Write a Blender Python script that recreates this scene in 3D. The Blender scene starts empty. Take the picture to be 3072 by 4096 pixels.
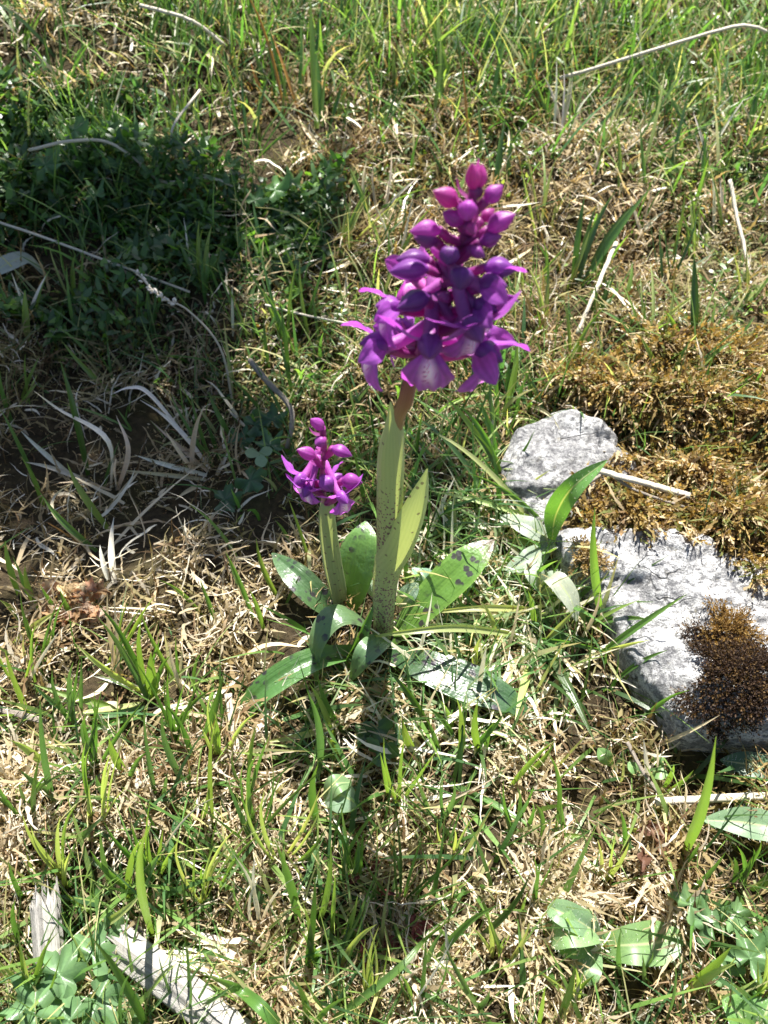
import bpy, math, random
import numpy as np
from mathutils import Vector

# ---------------------------------------------------------------- camera, sky, sun, exposure
SC = bpy.context.scene
COL = SC.collection
R = math.radians
CAM_H = 0.32            # phone held 32 cm above the turf
PITCH = 57.0            # degrees below the horizon
FPX = 804.0             # focal length in pixels of a 768 x 1024 picture
cam_d = bpy.data.cameras.new('camera')
cam = bpy.data.objects.new('camera', cam_d); COL.objects.link(cam)
cam.location = (0, 0, CAM_H); cam.rotation_euler = (R(90 - PITCH), 0, 0)
cam_d.sensor_fit = 'VERTICAL'; cam_d.sensor_height = 36.0; cam_d.lens = FPX / 1024 * 36.0
cam_d.clip_start = 0.01; cam_d.clip_end = 500
cam_d.dof.use_dof = True; cam_d.dof.focus_distance = 0.30; cam_d.dof.aperture_fstop = 19.0
SC.camera = cam

SUN_EL, SUN_AZ = 57.0, 8.5      # sun stands beyond the flower, a little to the right
w = bpy.data.worlds.new('World'); SC.world = w; w.use_nodes = True
nt = w.node_tree; nt.nodes.clear()
sky = nt.nodes.new('ShaderNodeTexSky'); sky.sky_type = 'NISHITA'; sky.sun_disc = False
sky.sun_elevation = R(SUN_EL); sky.sun_rotation = R(SUN_AZ)
bg = nt.nodes.new('ShaderNodeBackground'); bg.inputs[1].default_value = 0.05
wo = nt.nodes.new('ShaderNodeOutputWorld')
nt.links.new(sky.outputs[0], bg.inputs[0]); nt.links.new(bg.outputs[0], wo.inputs[0])
sd = bpy.data.lights.new('sun', 'SUN'); sd.energy = 5.0; sd.angle = R(0.53); sd.color = (1.0, 0.965, 0.91)
sun = bpy.data.objects.new('sun', sd); COL.objects.link(sun)
sv = Vector((math.sin(R(SUN_AZ)) * math.cos(R(SUN_EL)), math.cos(R(SUN_AZ)) * math.cos(R(SUN_EL)), math.sin(R(SUN_EL))))
sun.rotation_euler = sv.to_track_quat('Z', 'Y').to_euler(); sun.location = sv * 3
SC.view_settings.view_transform = 'Standard'; SC.view_settings.look = 'None'
SC.view_settings.exposure = 1.85; SC.view_settings.gamma = 1.0
SC.render.engine = 'CYCLES'
SC.cycles.max_bounces = 8; SC.cycles.transparent_max_bounces = 8

rng = np.random.RandomState(7)
random.seed(7)

# ---------------------------------------------------------------- pixel -> ray -> point
_cp, _sp = math.cos(R(PITCH)), math.sin(R(PITCH))
def ray(px, py):
    u, v = (px - 384) / FPX, (512 - py) / FPX
    d = np.array([u, _cp + v * _sp, -_sp + v * _cp])
    return d / np.linalg.norm(d)
CAMP = np.array([0, 0, CAM_H])
def PZ(px, py, z):                       # point of the ray at height z
    d = ray(px, py); return CAMP + d * ((z - CAM_H) / d[2])
def PY(px, py, y):                       # point of the ray at depth y
    d = ray(px, py); return CAMP + d * (y / d[1])

# ---------------------------------------------------------------- terrain
def fnoise(seed, freq, n=14):
    r = np.random.RandomState(seed)
    a = r.uniform(0, 2 * math.pi, n); k = freq * r.uniform(.6, 1.5, n); ph = r.uniform(0, 6.28, n)
    kx, ky = k * np.cos(a), k * np.sin(a)
    def f(x, y):
        x = np.asarray(x, float); y = np.asarray(y, float)
        s = np.zeros(np.broadcast(x, y).shape)
        for i in range(n): s = s + np.cos(kx[i] * x + ky[i] * y + ph[i])
        return s * (1.6 / math.sqrt(n) / 1.4)
    return f
n_a, n_b, n_c = fnoise(1, 22), fnoise(2, 70), fnoise(3, 260)
HUMPS = [(-.26, .60, .060, .17, .12), (-.12, .285, -.020, .085, .07), (.18, .295, .014, .08, .05),
         (.080, .105, -.013, .035, .04), (.165, .078, -.008, .07, .016), (-.11, .085, .010, .05, .05),
         (.12, .60, .025, .15, .12), (.34, .75, .03, .2, .15), (-.05, .9, .03, .25, .2)]
def T(x, y):
    x = np.asarray(x, float); y = np.asarray(y, float)
    z = 0.004 * n_a(x, y) + 0.0035 * n_b(x, y) + 0.0012 * n_c(x, y)
    z = z * (1 - .9 * np.exp(-((x / .035) ** 2 + ((y - .145) / .035) ** 2)))
    for hx, hy, a, rx, ry in HUMPS:
        z = z + a * np.exp(-(((x - hx) / rx) ** 2 + ((y - hy) / ry) ** 2))
    return z
def G(px, py, lift=0.0):                 # where a pixel's ray meets the turf
    d = ray(px, py)
    t = np.linspace(.12, 3.0, 1500)
    P = CAMP[None] + d[None] * t[:, None]
    below = P[:, 2] < T(P[:, 0], P[:, 1])
    i = int(np.argmax(below)) if below.any() else len(t) - 1
    p = P[i].copy(); p[2] = float(T(p[0], p[1])) + lift
    return p

# ---------------------------------------------------------------- mesh helpers
def link(name, me, parent=None):
    o = bpy.data.objects.new(name, me); COL.objects.link(o)
    if parent is not None:
        o.parent = parent
        o.location = -np.array(parent['_w']) if '_w' in parent.keys() else (0, 0, 0)
    return o
def mesh(name, V, F, mat, parent=None, col=None, uv=None, smooth=True, T3=None):
    """V (n,3) world coords, F (m,4) quads, optional T3 (k,3) triangles -> one mesh object"""
    V = np.asarray(V, np.float32); F = np.asarray(F, np.int32).reshape(-1, 4)
    T3 = np.zeros((0, 3), np.int32) if T3 is None else np.asarray(T3, np.int32).reshape(-1, 3)
    me = bpy.data.meshes.new(name)
    me.vertices.add(len(V)); me.vertices.foreach_set('co', V.ravel())
    li = np.concatenate([F.ravel(), T3.ravel()]); me.loops.add(len(li)); me.loops.foreach_set('vertex_index', li)
    st = np.concatenate([np.arange(len(F)) * 4, len(F) * 4 + np.arange(len(T3)) * 3]).astype(np.int32)
    me.polygons.add(len(st)); me.polygons.foreach_set('loop_start', st)
    if smooth: me.polygons.foreach_set('use_smooth', np.ones(len(st), bool))
    if col is not None:
        col = np.asarray(col); c = np.ones((len(V), 4), np.float32); c[:, :col.shape[-1]] = col
        a = me.color_attributes.new('Col', 'FLOAT_COLOR', 'POINT'); a.data.foreach_set('color', c.ravel())
    if uv is not None:
        u = me.uv_layers.new(name='UVMap'); u.data.foreach_set('uv', np.asarray(uv, np.float32)[li].ravel())
    me.update(calc_edges=True); me.validate()
    me.materials.append(mat)
    return link(name, me, parent)
def empty(name, loc):
    o = bpy.data.objects.new(name, None); COL.objects.link(o)
    o.empty_display_size = .01; o.location = loc; o['_w'] = [float(v) for v in loc]
    return o
def tag(o, label, cat, group=None, kind=None):
    if label: o['label'] = label
    if cat: o['category'] = cat
    if group: o['group'] = group
    if kind: o['kind'] = kind
    return o
def unit(v):
    v = np.asarray(v, float); return v / (np.linalg.norm(v) + 1e-12)
def spline(P, n):
    """Catmull-Rom through P, n samples"""
    P = np.asarray(P, float)
    if len(P) == 2: return P[0] + (P[1] - P[0]) * np.linspace(0, 1, n)[:, None]
    Q = np.vstack([2 * P[0] - P[1], P, 2 * P[-1] - P[-2]])
    t = np.linspace(0, len(P) - 1, n); i = np.minimum(t.astype(int), len(P) - 2); f = (t - i)[:, None]
    a, b, c, d = Q[i], Q[i + 1], Q[i + 2], Q[i + 3]
    return .5 * (2 * b + (c - a) * f + (2 * a - 5 * b + 4 * c - d) * f ** 2 + (3 * b - a - 3 * c + d) * f ** 3)
def grid_faces(n, m):
    i = np.arange(n - 1)[:, None] * m + np.arange(m - 1)[None]
    return np.stack([i, i + 1, i + m + 1, i + m], -1).reshape(-1, 4)
def ribbon(P, W, side, fold=.35, nc=5, curl=0.0, wave=0.0, twist=0.0):
    """leaf or blade: centre line P (n,3), widths W (n,), 'side' hint vector"""
    n = len(P); P = np.asarray(P, float)
    t = np.gradient(P, axis=0); t /= np.linalg.norm(t, axis=1)[:, None] + 1e-12
    s = np.tile(np.asarray(side, float), (n, 1)); s -= t * (s * t).sum(1)[:, None]
    s /= np.linalg.norm(s, axis=1)[:, None] + 1e-9
    nn = np.cross(s, t)
    flip = -1 if nn[:, 2].mean() < 0 else 1; nn *= flip
    if twist:
        a = np.linspace(0, twist, n)[:, None]; s, nn = s * np.cos(a) + nn * np.sin(a), nn * np.cos(a) - s * np.sin(a)
    c = np.linspace(-1, 1, nc)
    V = np.zeros((n, nc, 3)); uv = np.zeros((n, nc, 2)); ph = rng.uniform(0, 6)
    for j, cj in enumerate(c):
        hw = W / 2
        lift = abs(cj) * math.sin(fold) - curl * cj * cj
        V[:, j] = P + s * (hw * cj * math.cos(fold))[:, None] + nn * (hw * lift)[:, None]
        if wave: V[:, j] += nn * (wave * hw * abs(cj) * np.sin(np.linspace(0, 11, n) + ph + cj * 1.3))[:, None]
        uv[:, j, 0] = (cj + 1) / 2; uv[:, j, 1] = np.linspace(0, 1, n)
    return V.reshape(-1, 3), grid_faces(n, nc), uv.reshape(-1, 2)
def tube(P, rad, ns=8, cap=True, ridge=0.0):
    P = np.asarray(P, float); n = len(P); rad = np.broadcast_to(np.asarray(rad, float), (n,))
    t = np.gradient(P, axis=0); t /= np.linalg.norm(t, axis=1)[:, None] + 1e-12
    h = np.array([0, 1.0, .1]) if abs(t[n // 2][1]) < .8 else np.array([1.0, 0, .1])
    s = np.cross(t, h); s /= np.linalg.norm(s, axis=1)[:, None] + 1e-12
    b = np.cross(t, s)
    a = np.linspace(0, 2 * math.pi, ns, endpoint=False)
    rr = 1 + ridge * np.cos(3 * a)
    V = P[:, None] + (s[:, None] * np.cos(a)[None, :, None] + b[:, None] * np.sin(a)[None, :, None]) * (rad[:, None] * rr[None])[..., None]
    i = np.arange(n - 1)[:, None] * ns; j = np.arange(ns)[None]; k = (j + 1) % ns
    F = np.stack([i + j, i + k, i + ns + k, i + ns + j], -1).reshape(-1, 4)
    V = V.reshape(-1, 3); T3 = []
    if cap:
        V = np.vstack([V, P[0], P[-1]]); q = n * ns
        for jj in range(ns):
            T3 += [[q, (jj + 1) % ns, jj], [q + 1, (n - 1) * ns + jj, (n - 1) * ns + (jj + 1) % ns]]
    uv = np.zeros((len(V), 2)); uv[:n * ns, 0] = np.tile(np.arange(ns) / ns, n); uv[:n * ns, 1] = np.repeat(np.linspace(0, 1, n), ns)
    return V, F, np.array(T3, int).reshape(-1, 3), uv
def jitcol(c, amt=.18):
    c = np.array(c, float); return np.clip(c * (1 + rng.uniform(-amt, amt)) * (1 + rng.uniform(-amt / 3, amt / 3, 3)), 0, 1)

# ---------------------------------------------------------------- materials
class NT:
    def __init__(s, name):
        s.m = bpy.data.materials.new(name); s.m.use_nodes = True; s.t = s.m.node_tree; s.t.nodes.clear()
        s.out = s.n('ShaderNodeOutputMaterial')
    def n(s, typ, **k):
        x = s.t.nodes.new(typ)
        for a, b in k.items(): setattr(x, a, b)
        return x
    def l(s, a, b): s.t.links.new(a, b)
    def noise(s, scale, detail=4, rough=.6, vec=None):
        x = s.n('ShaderNodeTexNoise'); x.inputs['Scale'].default_value = scale
        x.inputs['Detail'].default_value = detail; x.inputs['Roughness'].default_value = rough
        if vec is not None: s.l(vec, x.inputs['Vector'])
        return x.outputs['Fac']
    def ramp(s, fac, stops):
        x = s.n('ShaderNodeValToRGB'); e = x.color_ramp.elements
        while len(e) < len(stops): e.new(.5)
        for i, (p, c) in enumerate(stops): e[i].position = p; e[i].color = (*c, 1) if len(c) == 3 else c
        s.l(fac, x.inputs[0]); return x.outputs[0]
    def mix(s, fac, a, b, mode='MIX'):
        x = s.n('ShaderNodeMix', data_type='RGBA', blend_type=mode)
        for i, v in ((0, fac), (6, a), (7, b)):
            if hasattr(v, 'links'): s.l(v, x.inputs[i])
            else: x.inputs[i].default_value = v if i == 0 else ((*v, 1) if len(v) == 3 else v)
        return x.outputs[2]
    def math(s, op, a, b=0.0):
        x = s.n('ShaderNodeMath', operation=op)
        for i, v in ((0, a), (1, b)):
            if hasattr(v, 'links'): s.l(v, x.inputs[i])
            else: x.inputs[i].default_value = v
        return x.outputs[0]
    def bump(s, h, strength, dist):
        x = s.n('ShaderNodeBump'); x.inputs['Strength'].default_value = strength; x.inputs['Distance'].default_value = dist
        s.l(h, x.inputs['Height']); return x.outputs[0]
    def attr(s, name='Col'):
        x = s.n('ShaderNodeAttribute'); x.attribute_name = name; return x.outputs['Color']
    def obj(s): return s.n('ShaderNodeTexCoord').outputs['Object']
    def uv(s): return s.n('ShaderNodeTexCoord').outputs['UV']
    def scalev(s, v, sc):
        x = s.n('ShaderNodeMapping'); x.inputs['Scale'].default_value = sc; s.l(v, x.inputs[0]); return x.outputs[0]
    def finish(s, color, rough=.5, spec=.5, bump=None, trans=0.0, tcol=(1, 1, 1), tmul=1.0, sheen=0.0):
        p = s.n('ShaderNodeBsdfPrincipled')
        if hasattr(color, 'links'): s.l(color, p.inputs['Base Color'])
        else: p.inputs['Base Color'].default_value = (*color, 1)
        if hasattr(rough, 'links'): s.l(rough, p.inputs['Roughness'])
        else: p.inputs['Roughness'].default_value = rough
        p.inputs['Specular IOR Level'].default_value = spec
        if sheen: p.inputs['Sheen Weight'].default_value = sheen
        if bump is not None: s.l(bump, p.inputs['Normal'])
        o = p.outputs[0]
        if trans > 0:
            tr = s.n('ShaderNodeBsdfTranslucent')
            s.l(s.mix(1.0, color, tuple(v * tmul for v in tcol), 'MULTIPLY'), tr.inputs[0])
            mx = s.n('ShaderNodeMixShader'); mx.inputs[0].default_value = trans
            s.l(o, mx.inputs[1]); s.l(tr.outputs[0], mx.inputs[2]); o = mx.outputs[0]
        s.l(o, s.out.inputs[0]); return s.m

def m_foliage(name, rough=.42, trans=.42, tcol=(1.0, 1.08, .5), tmul=1.6, nscale=400, spec=.5):
    k = NT(name); ob = k.obj()
    c = k.mix(k.noise(nscale, 3, .6, ob), k.mix(1.0, k.attr(), (.72, .75, .8), 'MULTIPLY'), k.mix(1.0, k.attr(), (1.25, 1.2, 1.1), 'MULTIPLY'))
    return k.finish(c, rough, spec, k.bump(k.noise(nscale * 3, 2, .6, ob), .25, .0004), trans, tcol, tmul)
def m_blade(name):
    k = NT(name); uv = k.uv()
    wv = k.n('ShaderNodeTexWave', wave_type='BANDS', bands_direction='X'); wv.inputs['Scale'].default_value = 3.2
    wv.inputs['Distortion'].default_value = .3; k.l(uv, wv.inputs['Vector'])
    f = wv.outputs['Fac']
    g = k.noise(5, 3, .6, k.scalev(uv, (2, 5, 1)))
    c = k.mix(f, k.mix(1.0, k.attr(), (.85, .88, .85), 'MULTIPLY'), k.mix(1.0, k.attr(), (1.12, 1.1, 1.0), 'MULTIPLY'))
    c = k.mix(k.math('MULTIPLY', g, .5), c, k.mix(1.0, k.attr(), (1.5, 1.25, .8), 'MULTIPLY'))
    return k.finish(c, .33, .8, k.bump(f, .3, .0003), .42, (1.0, 1.08, .45), 1.6)
M = {}
M['blade'] = m_blade('grass_blade')
M['grass'] = m_foliage('fine_grass')
M['straw'] = m_foliage('dry_straw', .5, .25, (1.1, 1.0, .8), 1.1, 500)
M['moss'] = m_foliage('moss', .7, .35, (1.2, 1.0, .55), 1.3, 600, .2)
M['herb'] = m_foliage('herb_leaf', .36, .4, (1.1, 1.15, .4), 1.7, 300)
M['petal'] = m_foliage('petal', .45, .40, (1.2, .8, 1.05), 1.8, 700, .5)
def m_hairy():
    k = NT('hairy_leaf'); uv = k.uv()
    v = k.n('ShaderNodeTexVoronoi', feature='DISTANCE_TO_EDGE'); v.inputs['Scale'].default_value = 7
    k.l(k.scalev(uv, (.8, 1.6, 1)), v.inputs['Vector'])
    e = k.ramp(v.outputs['Distance'], [(0, (1, 1, 1)), (.09, (0, 0, 0))])
    mid = k.n('ShaderNodeSeparateXYZ'); k.l(uv, mid.inputs[0])
    rib = k.ramp(k.math('ABSOLUTE', k.math('SUBTRACT', mid.outputs[0], .5)), [(0, (1, 1, 1)), (.05, (0, 0, 0))])
    c = k.mix(k.math('MULTIPLY', e, .35), k.attr(), k.mix(1.0, k.attr(), (1.5, 1.4, 1.3), 'MULTIPLY'))
    c = k.mix(rib, c, (.35, .4, .2))
    return k.finish(c, .42, .5, k.bump(e, -.4, .0006), .38, (1.15, 1.1, .35), 1.7, .15)
M['hairy'] = m_hairy()
def m_orchid_leaf():
    k = NT('orchid_leaf'); uv = k.uv(); ob = k.obj()
    vein = k.noise(1, 3, .5, k.scalev(uv, (16, .5, 1)))
    v = k.n('ShaderNodeTexVoronoi'); v.inputs['Scale'].default_value = 260; v.inputs['Randomness'].default_value = 1
    dist = k.n('ShaderNodeVectorMath', operation='ADD'); nz = k.n('ShaderNodeTexNoise'); nz.inputs['Scale'].default_value = 500
    sc = k.n('ShaderNodeVectorMath', operation='SCALE'); sc.inputs['Scale'].default_value = .002
    k.l(ob, nz.inputs['Vector']); k.l(nz.outputs['Color'], sc.inputs[0]); k.l(ob, dist.inputs[0]); k.l(sc.outputs[0], dist.inputs[1])
    k.l(dist.outputs[0], v.inputs['Vector'])
    spot = k.ramp(v.outputs['Distance'], [(.34, (1, 1, 1)), (.42, (0, 0, 0))])
    keep = k.ramp(k.noise(75, 2, .5, ob), [(.44, (0, 0, 0)), (.54, (1, 1, 1))])
    sm = k.math('MULTIPLY', spot, keep)
    base = k.mix(vein, k.mix(1.0, k.attr(), (.72, .76, .72), 'MULTIPLY'), k.mix(1.0, k.attr(), (1.2, 1.2, 1.1), 'MULTIPLY'))
    c = k.mix(k.math('MULTIPLY', sm, .9), base, (.028, .016, .03))
    return k.finish(c, .33, .9, k.bump(k.math('ADD', k.math('MULTIPLY', vein, .6), k.math('MULTIPLY', k.noise(130, 3, .6, ob), 1.6)), .45, .0012), .35, (1.1, 1.15, .35), 1.8)
M['orchid_leaf'] = m_orchid_leaf()
def m_sheath():
    # red channel of attribute 'Spot' = how densely the purple dots sit
    k = NT('orchid_sheath'); uv = k.uv(); ob = k.obj()
    wv = k.n('ShaderNodeTexWave', wave_type='BANDS', bands_direction='X'); wv.inputs['Scale'].default_value = 5
    k.l(uv, wv.inputs['Vector'])
    v = k.n('ShaderNodeTexVoronoi'); v.inputs['Scale'].default_value = 1050
    k.l(k.scalev(ob, (1, 1, .6)), v.inputs['Vector'])
    at = k.n('ShaderNodeAttribute'); at.attribute_name = 'Col'
    dens = at.outputs['Alpha']
    thr = k.math('MULTIPLY', k.math('ADD', dens, k.math('MULTIPLY', k.math('SUBTRACT', k.noise(400, 3, .6, ob), .5), .7)), .62)
    d = k.math('LESS_THAN', v.outputs['Distance'], thr)
    big = k.n('ShaderNodeTexVoronoi'); big.inputs['Scale'].default_value = 260; k.l(ob, big.inputs['Vector'])
    bs = k.math('LESS_THAN', big.outputs['Distance'], .16)
    base = k.mix(k.math('MULTIPLY', wv.outputs['Fac'], .35), at.outputs['Color'], k.mix(1.0, at.outputs['Color'], (.8, .86, .8), 'MULTIPLY'))
    c = k.mix(k.math('MULTIPLY', d, .85), base, (.15, .022, .085))
    c = k.mix(k.math('MULTIPLY', bs, .7), c, (.09, .04, .05))
    return k.finish(c, .42, .45, k.bump(wv.outputs['Fac'], .25, .0003), .24, (1.1, 1.1, .6), 1.4)
M['sheath'] = m_sheath()
def m_ground():
    k = NT('humus'); ob = k.obj()
    n1 = k.noise(30, 8, .7, ob); n2 = k.noise(260, 6, .7, ob)
    c = k.ramp(n2, [(.25, (.012, .009, .006)), (.5, (.045, .033, .018)), (.75, (.10, .075, .04))])
    c = k.mix(k.math('MULTIPLY', k.ramp(n1, [(.45, (0, 0, 0)), (.65, (1, 1, 1))]), .6), c, (.06, .055, .018))
    ln_ = k.n('ShaderNodeVectorMath', operation='LENGTH'); ad = k.n('ShaderNodeVectorMath', operation='SUBTRACT'); ad.inputs[1].default_value = (0, .4, 0)
    k.l(ob, ad.inputs[0]); k.l(ad.outputs[0], ln_.inputs[0])
    turf = k.ramp(k.noise(420, 8, .75, ob), [(.30, (.02, .02, .01)), (.45, (.07, .10, .03)), (.58, (.16, .17, .06)), (.72, (.34, .28, .17))])
    c = k.mix(k.ramp(ln_.outputs['Value'], [(.50, (0, 0, 0)), (.75, (1, 1, 1))]), c, turf)      # short cropped turf farther out
    return k.finish(c, .95, .15, k.bump(k.math('ADD', n2, n1), 1.0, .004))
M['ground'] = m_ground()
def m_rock(name, tint, lich):
    k = NT(name); ob = k.obj()
    st = k.scalev(ob, (1, 1.6, 2.5))
    n1 = k.noise(55, 9, .72, st); n2 = k.noise(320, 8, .75, ob); n3 = k.noise(1500, 4, .7, ob)
    c = k.ramp(n2, [(.28, (.05, .05, .055)), (.45, (.17, .17, .175)), (.62, (.34, .34, .335)), (.8, (.5, .49, .47))])
    c = k.mix(1.0, c, tint, 'MULTIPLY')
    pt = k.math('ADD', k.math('MULTIPLY', n1, .7), k.math('MULTIPLY', n2, .45))
    c = k.mix(k.ramp(pt, [(lich, (0, 0, 0)), (lich + .07, (1, 1, 1))]), c, (.76, .75, .73))
    dk = k.ramp(k.noise(130, 6, .7, k.scalev(ob, (1, 2.2, 1))), [(.30, (1, 1, 1)), (.40, (0, 0, 0))])
    c = k.mix(k.math('MULTIPLY', dk, .75), c, (.035, .034, .036))
    c = k.mix(k.math('MULTIPLY', k.ramp(n3, [(.36, (1, 1, 1)), (.46, (0, 0, 0))]), .75), c, (.05, .05, .05))
    yl = k.ramp(k.noise(90, 5, .7, st), [(.60, (0, 0, 0)), (.68, (1, 1, 1))])
    c = k.mix(k.math('MULTIPLY', yl, .35), c, (.34, .28, .13))
    vc = k.n('ShaderNodeTexVoronoi', feature='DISTANCE_TO_EDGE'); vc.inputs['Scale'].default_value = 38; wp = k.n('ShaderNodeMix', data_type='VECTOR'); wp.inputs[0].default_value = .03
    nzc = k.n('ShaderNodeTexNoise'); nzc.inputs['Scale'].default_value = 90; k.l(ob, nzc.inputs['Vector']); k.l(k.scalev(ob, (1, 2.4, 1)), wp.inputs[4]); k.l(nzc.outputs['Color'], wp.inputs[5]); k.l(wp.outputs[1], vc.inputs['Vector'])
    crack = k.math('MULTIPLY', k.ramp(vc.outputs['Distance'], [(0, (1, 1, 1)), (.035, (0, 0, 0))]), k.ramp(k.noise(45, 3, .5, ob), [(.57, (0, 0, 0)), (.64, (1, 1, 1))]))
    c = k.mix(k.math('MULTIPLY', crack, .8), c, (.04, .038, .035)); n2 = k.math('SUBTRACT', n2, k.math('MULTIPLY', crack, .5))
    h = k.math('ADD', k.math('MULTIPLY', n2, 1.0), k.math('ADD', k.math('MULTIPLY', n3, .35), n1))
    return k.finish(c, .75, .3, k.bump(h, 1.0, .004))
M['rock_grey'] = m_rock('grey_rock', (1.55, 1.53, 1.5), .60)
M['rock_lichen'] = m_rock('lichen_rock', (1.5, 1.49, 1.47), .55)
def m_wood(name, c0, c1, sc=(60, 60, 60)):
    k = NT(name); uv = k.uv(); ob = k.obj()
    g = k.noise(1, 6, .7, k.scalev(uv, (34, 1.2, 1)))
    n = k.noise(500, 4, .6, ob)
    c = k.mix(g, c0, c1)
    c = k.mix(k.math('MULTIPLY', k.ramp(g, [(.36, (1, 1, 1)), (.44, (0, 0, 0))]), .8), c, tuple(v * .25 for v in c0))
    c = k.mix(k.math('MULTIPLY', n, .35), c, k.mix(1.0, c, (.6, .58, .55), 'MULTIPLY'))
    return k.finish(c, .8, .25, k.bump(g, .8, .0012))
M['wood'] = m_wood('bleached_wood', (.22, .205, .185), (.44, .42, .38))
M['twig'] = m_wood('dead_twig', (.16, .13, .10), (.42, .37, .31))
M['twig_pale'] = m_wood('pale_stalk', (.55, .48, .36), (.76, .70, .58))
M['deadleaf'] = m_foliage('withered_leaf', .6, .35, (1.3, .8, .5), 1.3, 300, .3)

# ---------------------------------------------------------------- ground sheet
def axis_coords(lo, hi, step, far):
    c = list(np.arange(lo, hi + 1e-6, step)); s = step
    while c[-1] < far: s *= 1.35; c.append(c[-1] + s)
    s = step
    while c[0] > -far: s *= 1.35; c.insert(0, c[0] - s)
    return np.array(c)
gx, gy = axis_coords(-.6, .6, .005, 90), axis_coords(-.12, 1.05, .005, 90)
X, Y = np.meshgrid(gx, gy, indexing='xy')
o = mesh('ground', np.stack([X, Y, T(X, Y)], -1).reshape(-1, 3), grid_faces(len(gy), len(gx)), M['ground'])
tag(o, None, None, None, 'structure')

# ---------------------------------------------------------------- stones
def sdf(poly, x, y):
    """signed distance, positive inside"""
    x = np.asarray(x, float).ravel(); y = np.asarray(y, float).ravel()
    d = np.full(len(x), 1e9); ins = np.zeros(len(x), bool); n = len(poly)
    for i in range(n):
        x0, y0 = poly[i]; x1, y1 = poly[(i + 1) % n]; ex, ey = x1 - x0, y1 - y0
        t = np.clip(((x - x0) * ex + (y - y0) * ey) / (ex * ex + ey * ey + 1e-15), 0, 1)
        d = np.minimum(d, np.hypot(x - x0 - t * ex, y - y0 - t * ey))
        c = ((y0 > y) != (y1 > y)) & (x < ex * (y - y0) / (ey if abs(ey) > 1e-12 else 1e-12) + x0)
        ins ^= c
    return np.where(ins, d, -d)
def topoly(pix, z): return np.array([PZ(a, b, z)[:2] for a, b in pix])
ROCKS = []
def rock(name, label, pix, zt, mat, seed, slope=(0, 0)):
    poly = topoly(pix, zt); lo = poly.min(0) - .02; hi = poly.max(0) + .02; st = .0011
    xs, ys = np.arange(lo[0], hi[0], st), np.arange(lo[1], hi[1], st)
    Xg, Yg = np.meshgrid(xs, ys); x, y = Xg.ravel(), Yg.ravel()
    e1, e2, e3, e4 = fnoise(seed, 160), fnoise(seed + 1, 60), fnoise(seed + 2, 420), fnoise(seed + 3, 1100)
    cx, cy = poly.mean(0)
    def top(x, y, d):
        d = d + .0016 * e1(x, y)
        z = zt + slope[0] * (x - cx) + slope[1] * (y - cy) + .0022 * e2(x, y) + .0010 * e3(x, y) + .0004 * e4(x, y)
        q = .8 * e2(x * .8, y * 1.9) + .3 * e1(x, y)                   # low broken ledges along the bedding
        z = z + .0022 * np.tanh(6 * (q - .4)) - .0018 * np.tanh(7 * (q + .5))
        r = .008
        z = z - .006 * np.clip(1 - d / r, 0, 1) ** 2.2
        z = z - np.where(d < 0, np.minimum(-d * 15, .06), 0)
        return z
    d = sdf(poly, x, y); z = top(x, y, d)
    keep = (d > -.0045)
    idx = -np.ones(len(x), int); F = grid_faces(len(ys), len(xs))
    F = F[keep[F].all(1)]; used = np.unique(F); idx[used] = np.arange(len(used))
    ob = mesh(name, np.stack([x, y, z], -1)[used], idx[F], mat)
    tag(ob, label, 'stone'); ROCKS.append((poly, top)); return ob
rock('stone', 'rounded grey stone poking out of golden moss behind the hairy upright leaf',
     [(553, 401), (529, 418), (504, 447), (499, 459), (512, 483), (524, 503), (540, 523), (600, 520), (640, 500), (640, 455), (615, 425), (580, 404)],
     .017, M['rock_grey'], 21, (.05, .06))
rock('stone', 'large pale stone crusted with white lichen and bearing a brown moss cushion',
     [(558, 520), (574, 562), (598, 586), (616, 608), (636, 638), (648, 655), (655, 674), (672, 700), (686, 718), (704, 729), (730, 735),
      (800, 733), (840, 690), (840, 590), (780, 560), (700, 535), (620, 515)],
     .018, M['rock_lichen'], 41, (.05, .05))
def H(x, y):
    z = T(x, y); x = np.asarray(x, float); y = np.asarray(y, float); sh = z.shape
    z = z.ravel().copy(); on = np.zeros(len(z), bool)
    for poly, top in ROCKS:
        d = sdf(poly, x, y); m = d > 0
        zz = top(x.ravel(), y.ravel(), d); m &= zz > z
        z[m] = zz[m]; on |= m
    return z.reshape(sh), on.reshape(sh)
def GH(px, py, lift=0.0):
    p = G(px, py)
    for _ in range(4):
        z, on_ = H(p[0:1], p[1:2]); p = PZ(px, py, float(z[0]) + (0 if on_[0] else .005) + lift)   # things lie on the moss
    return p

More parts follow.
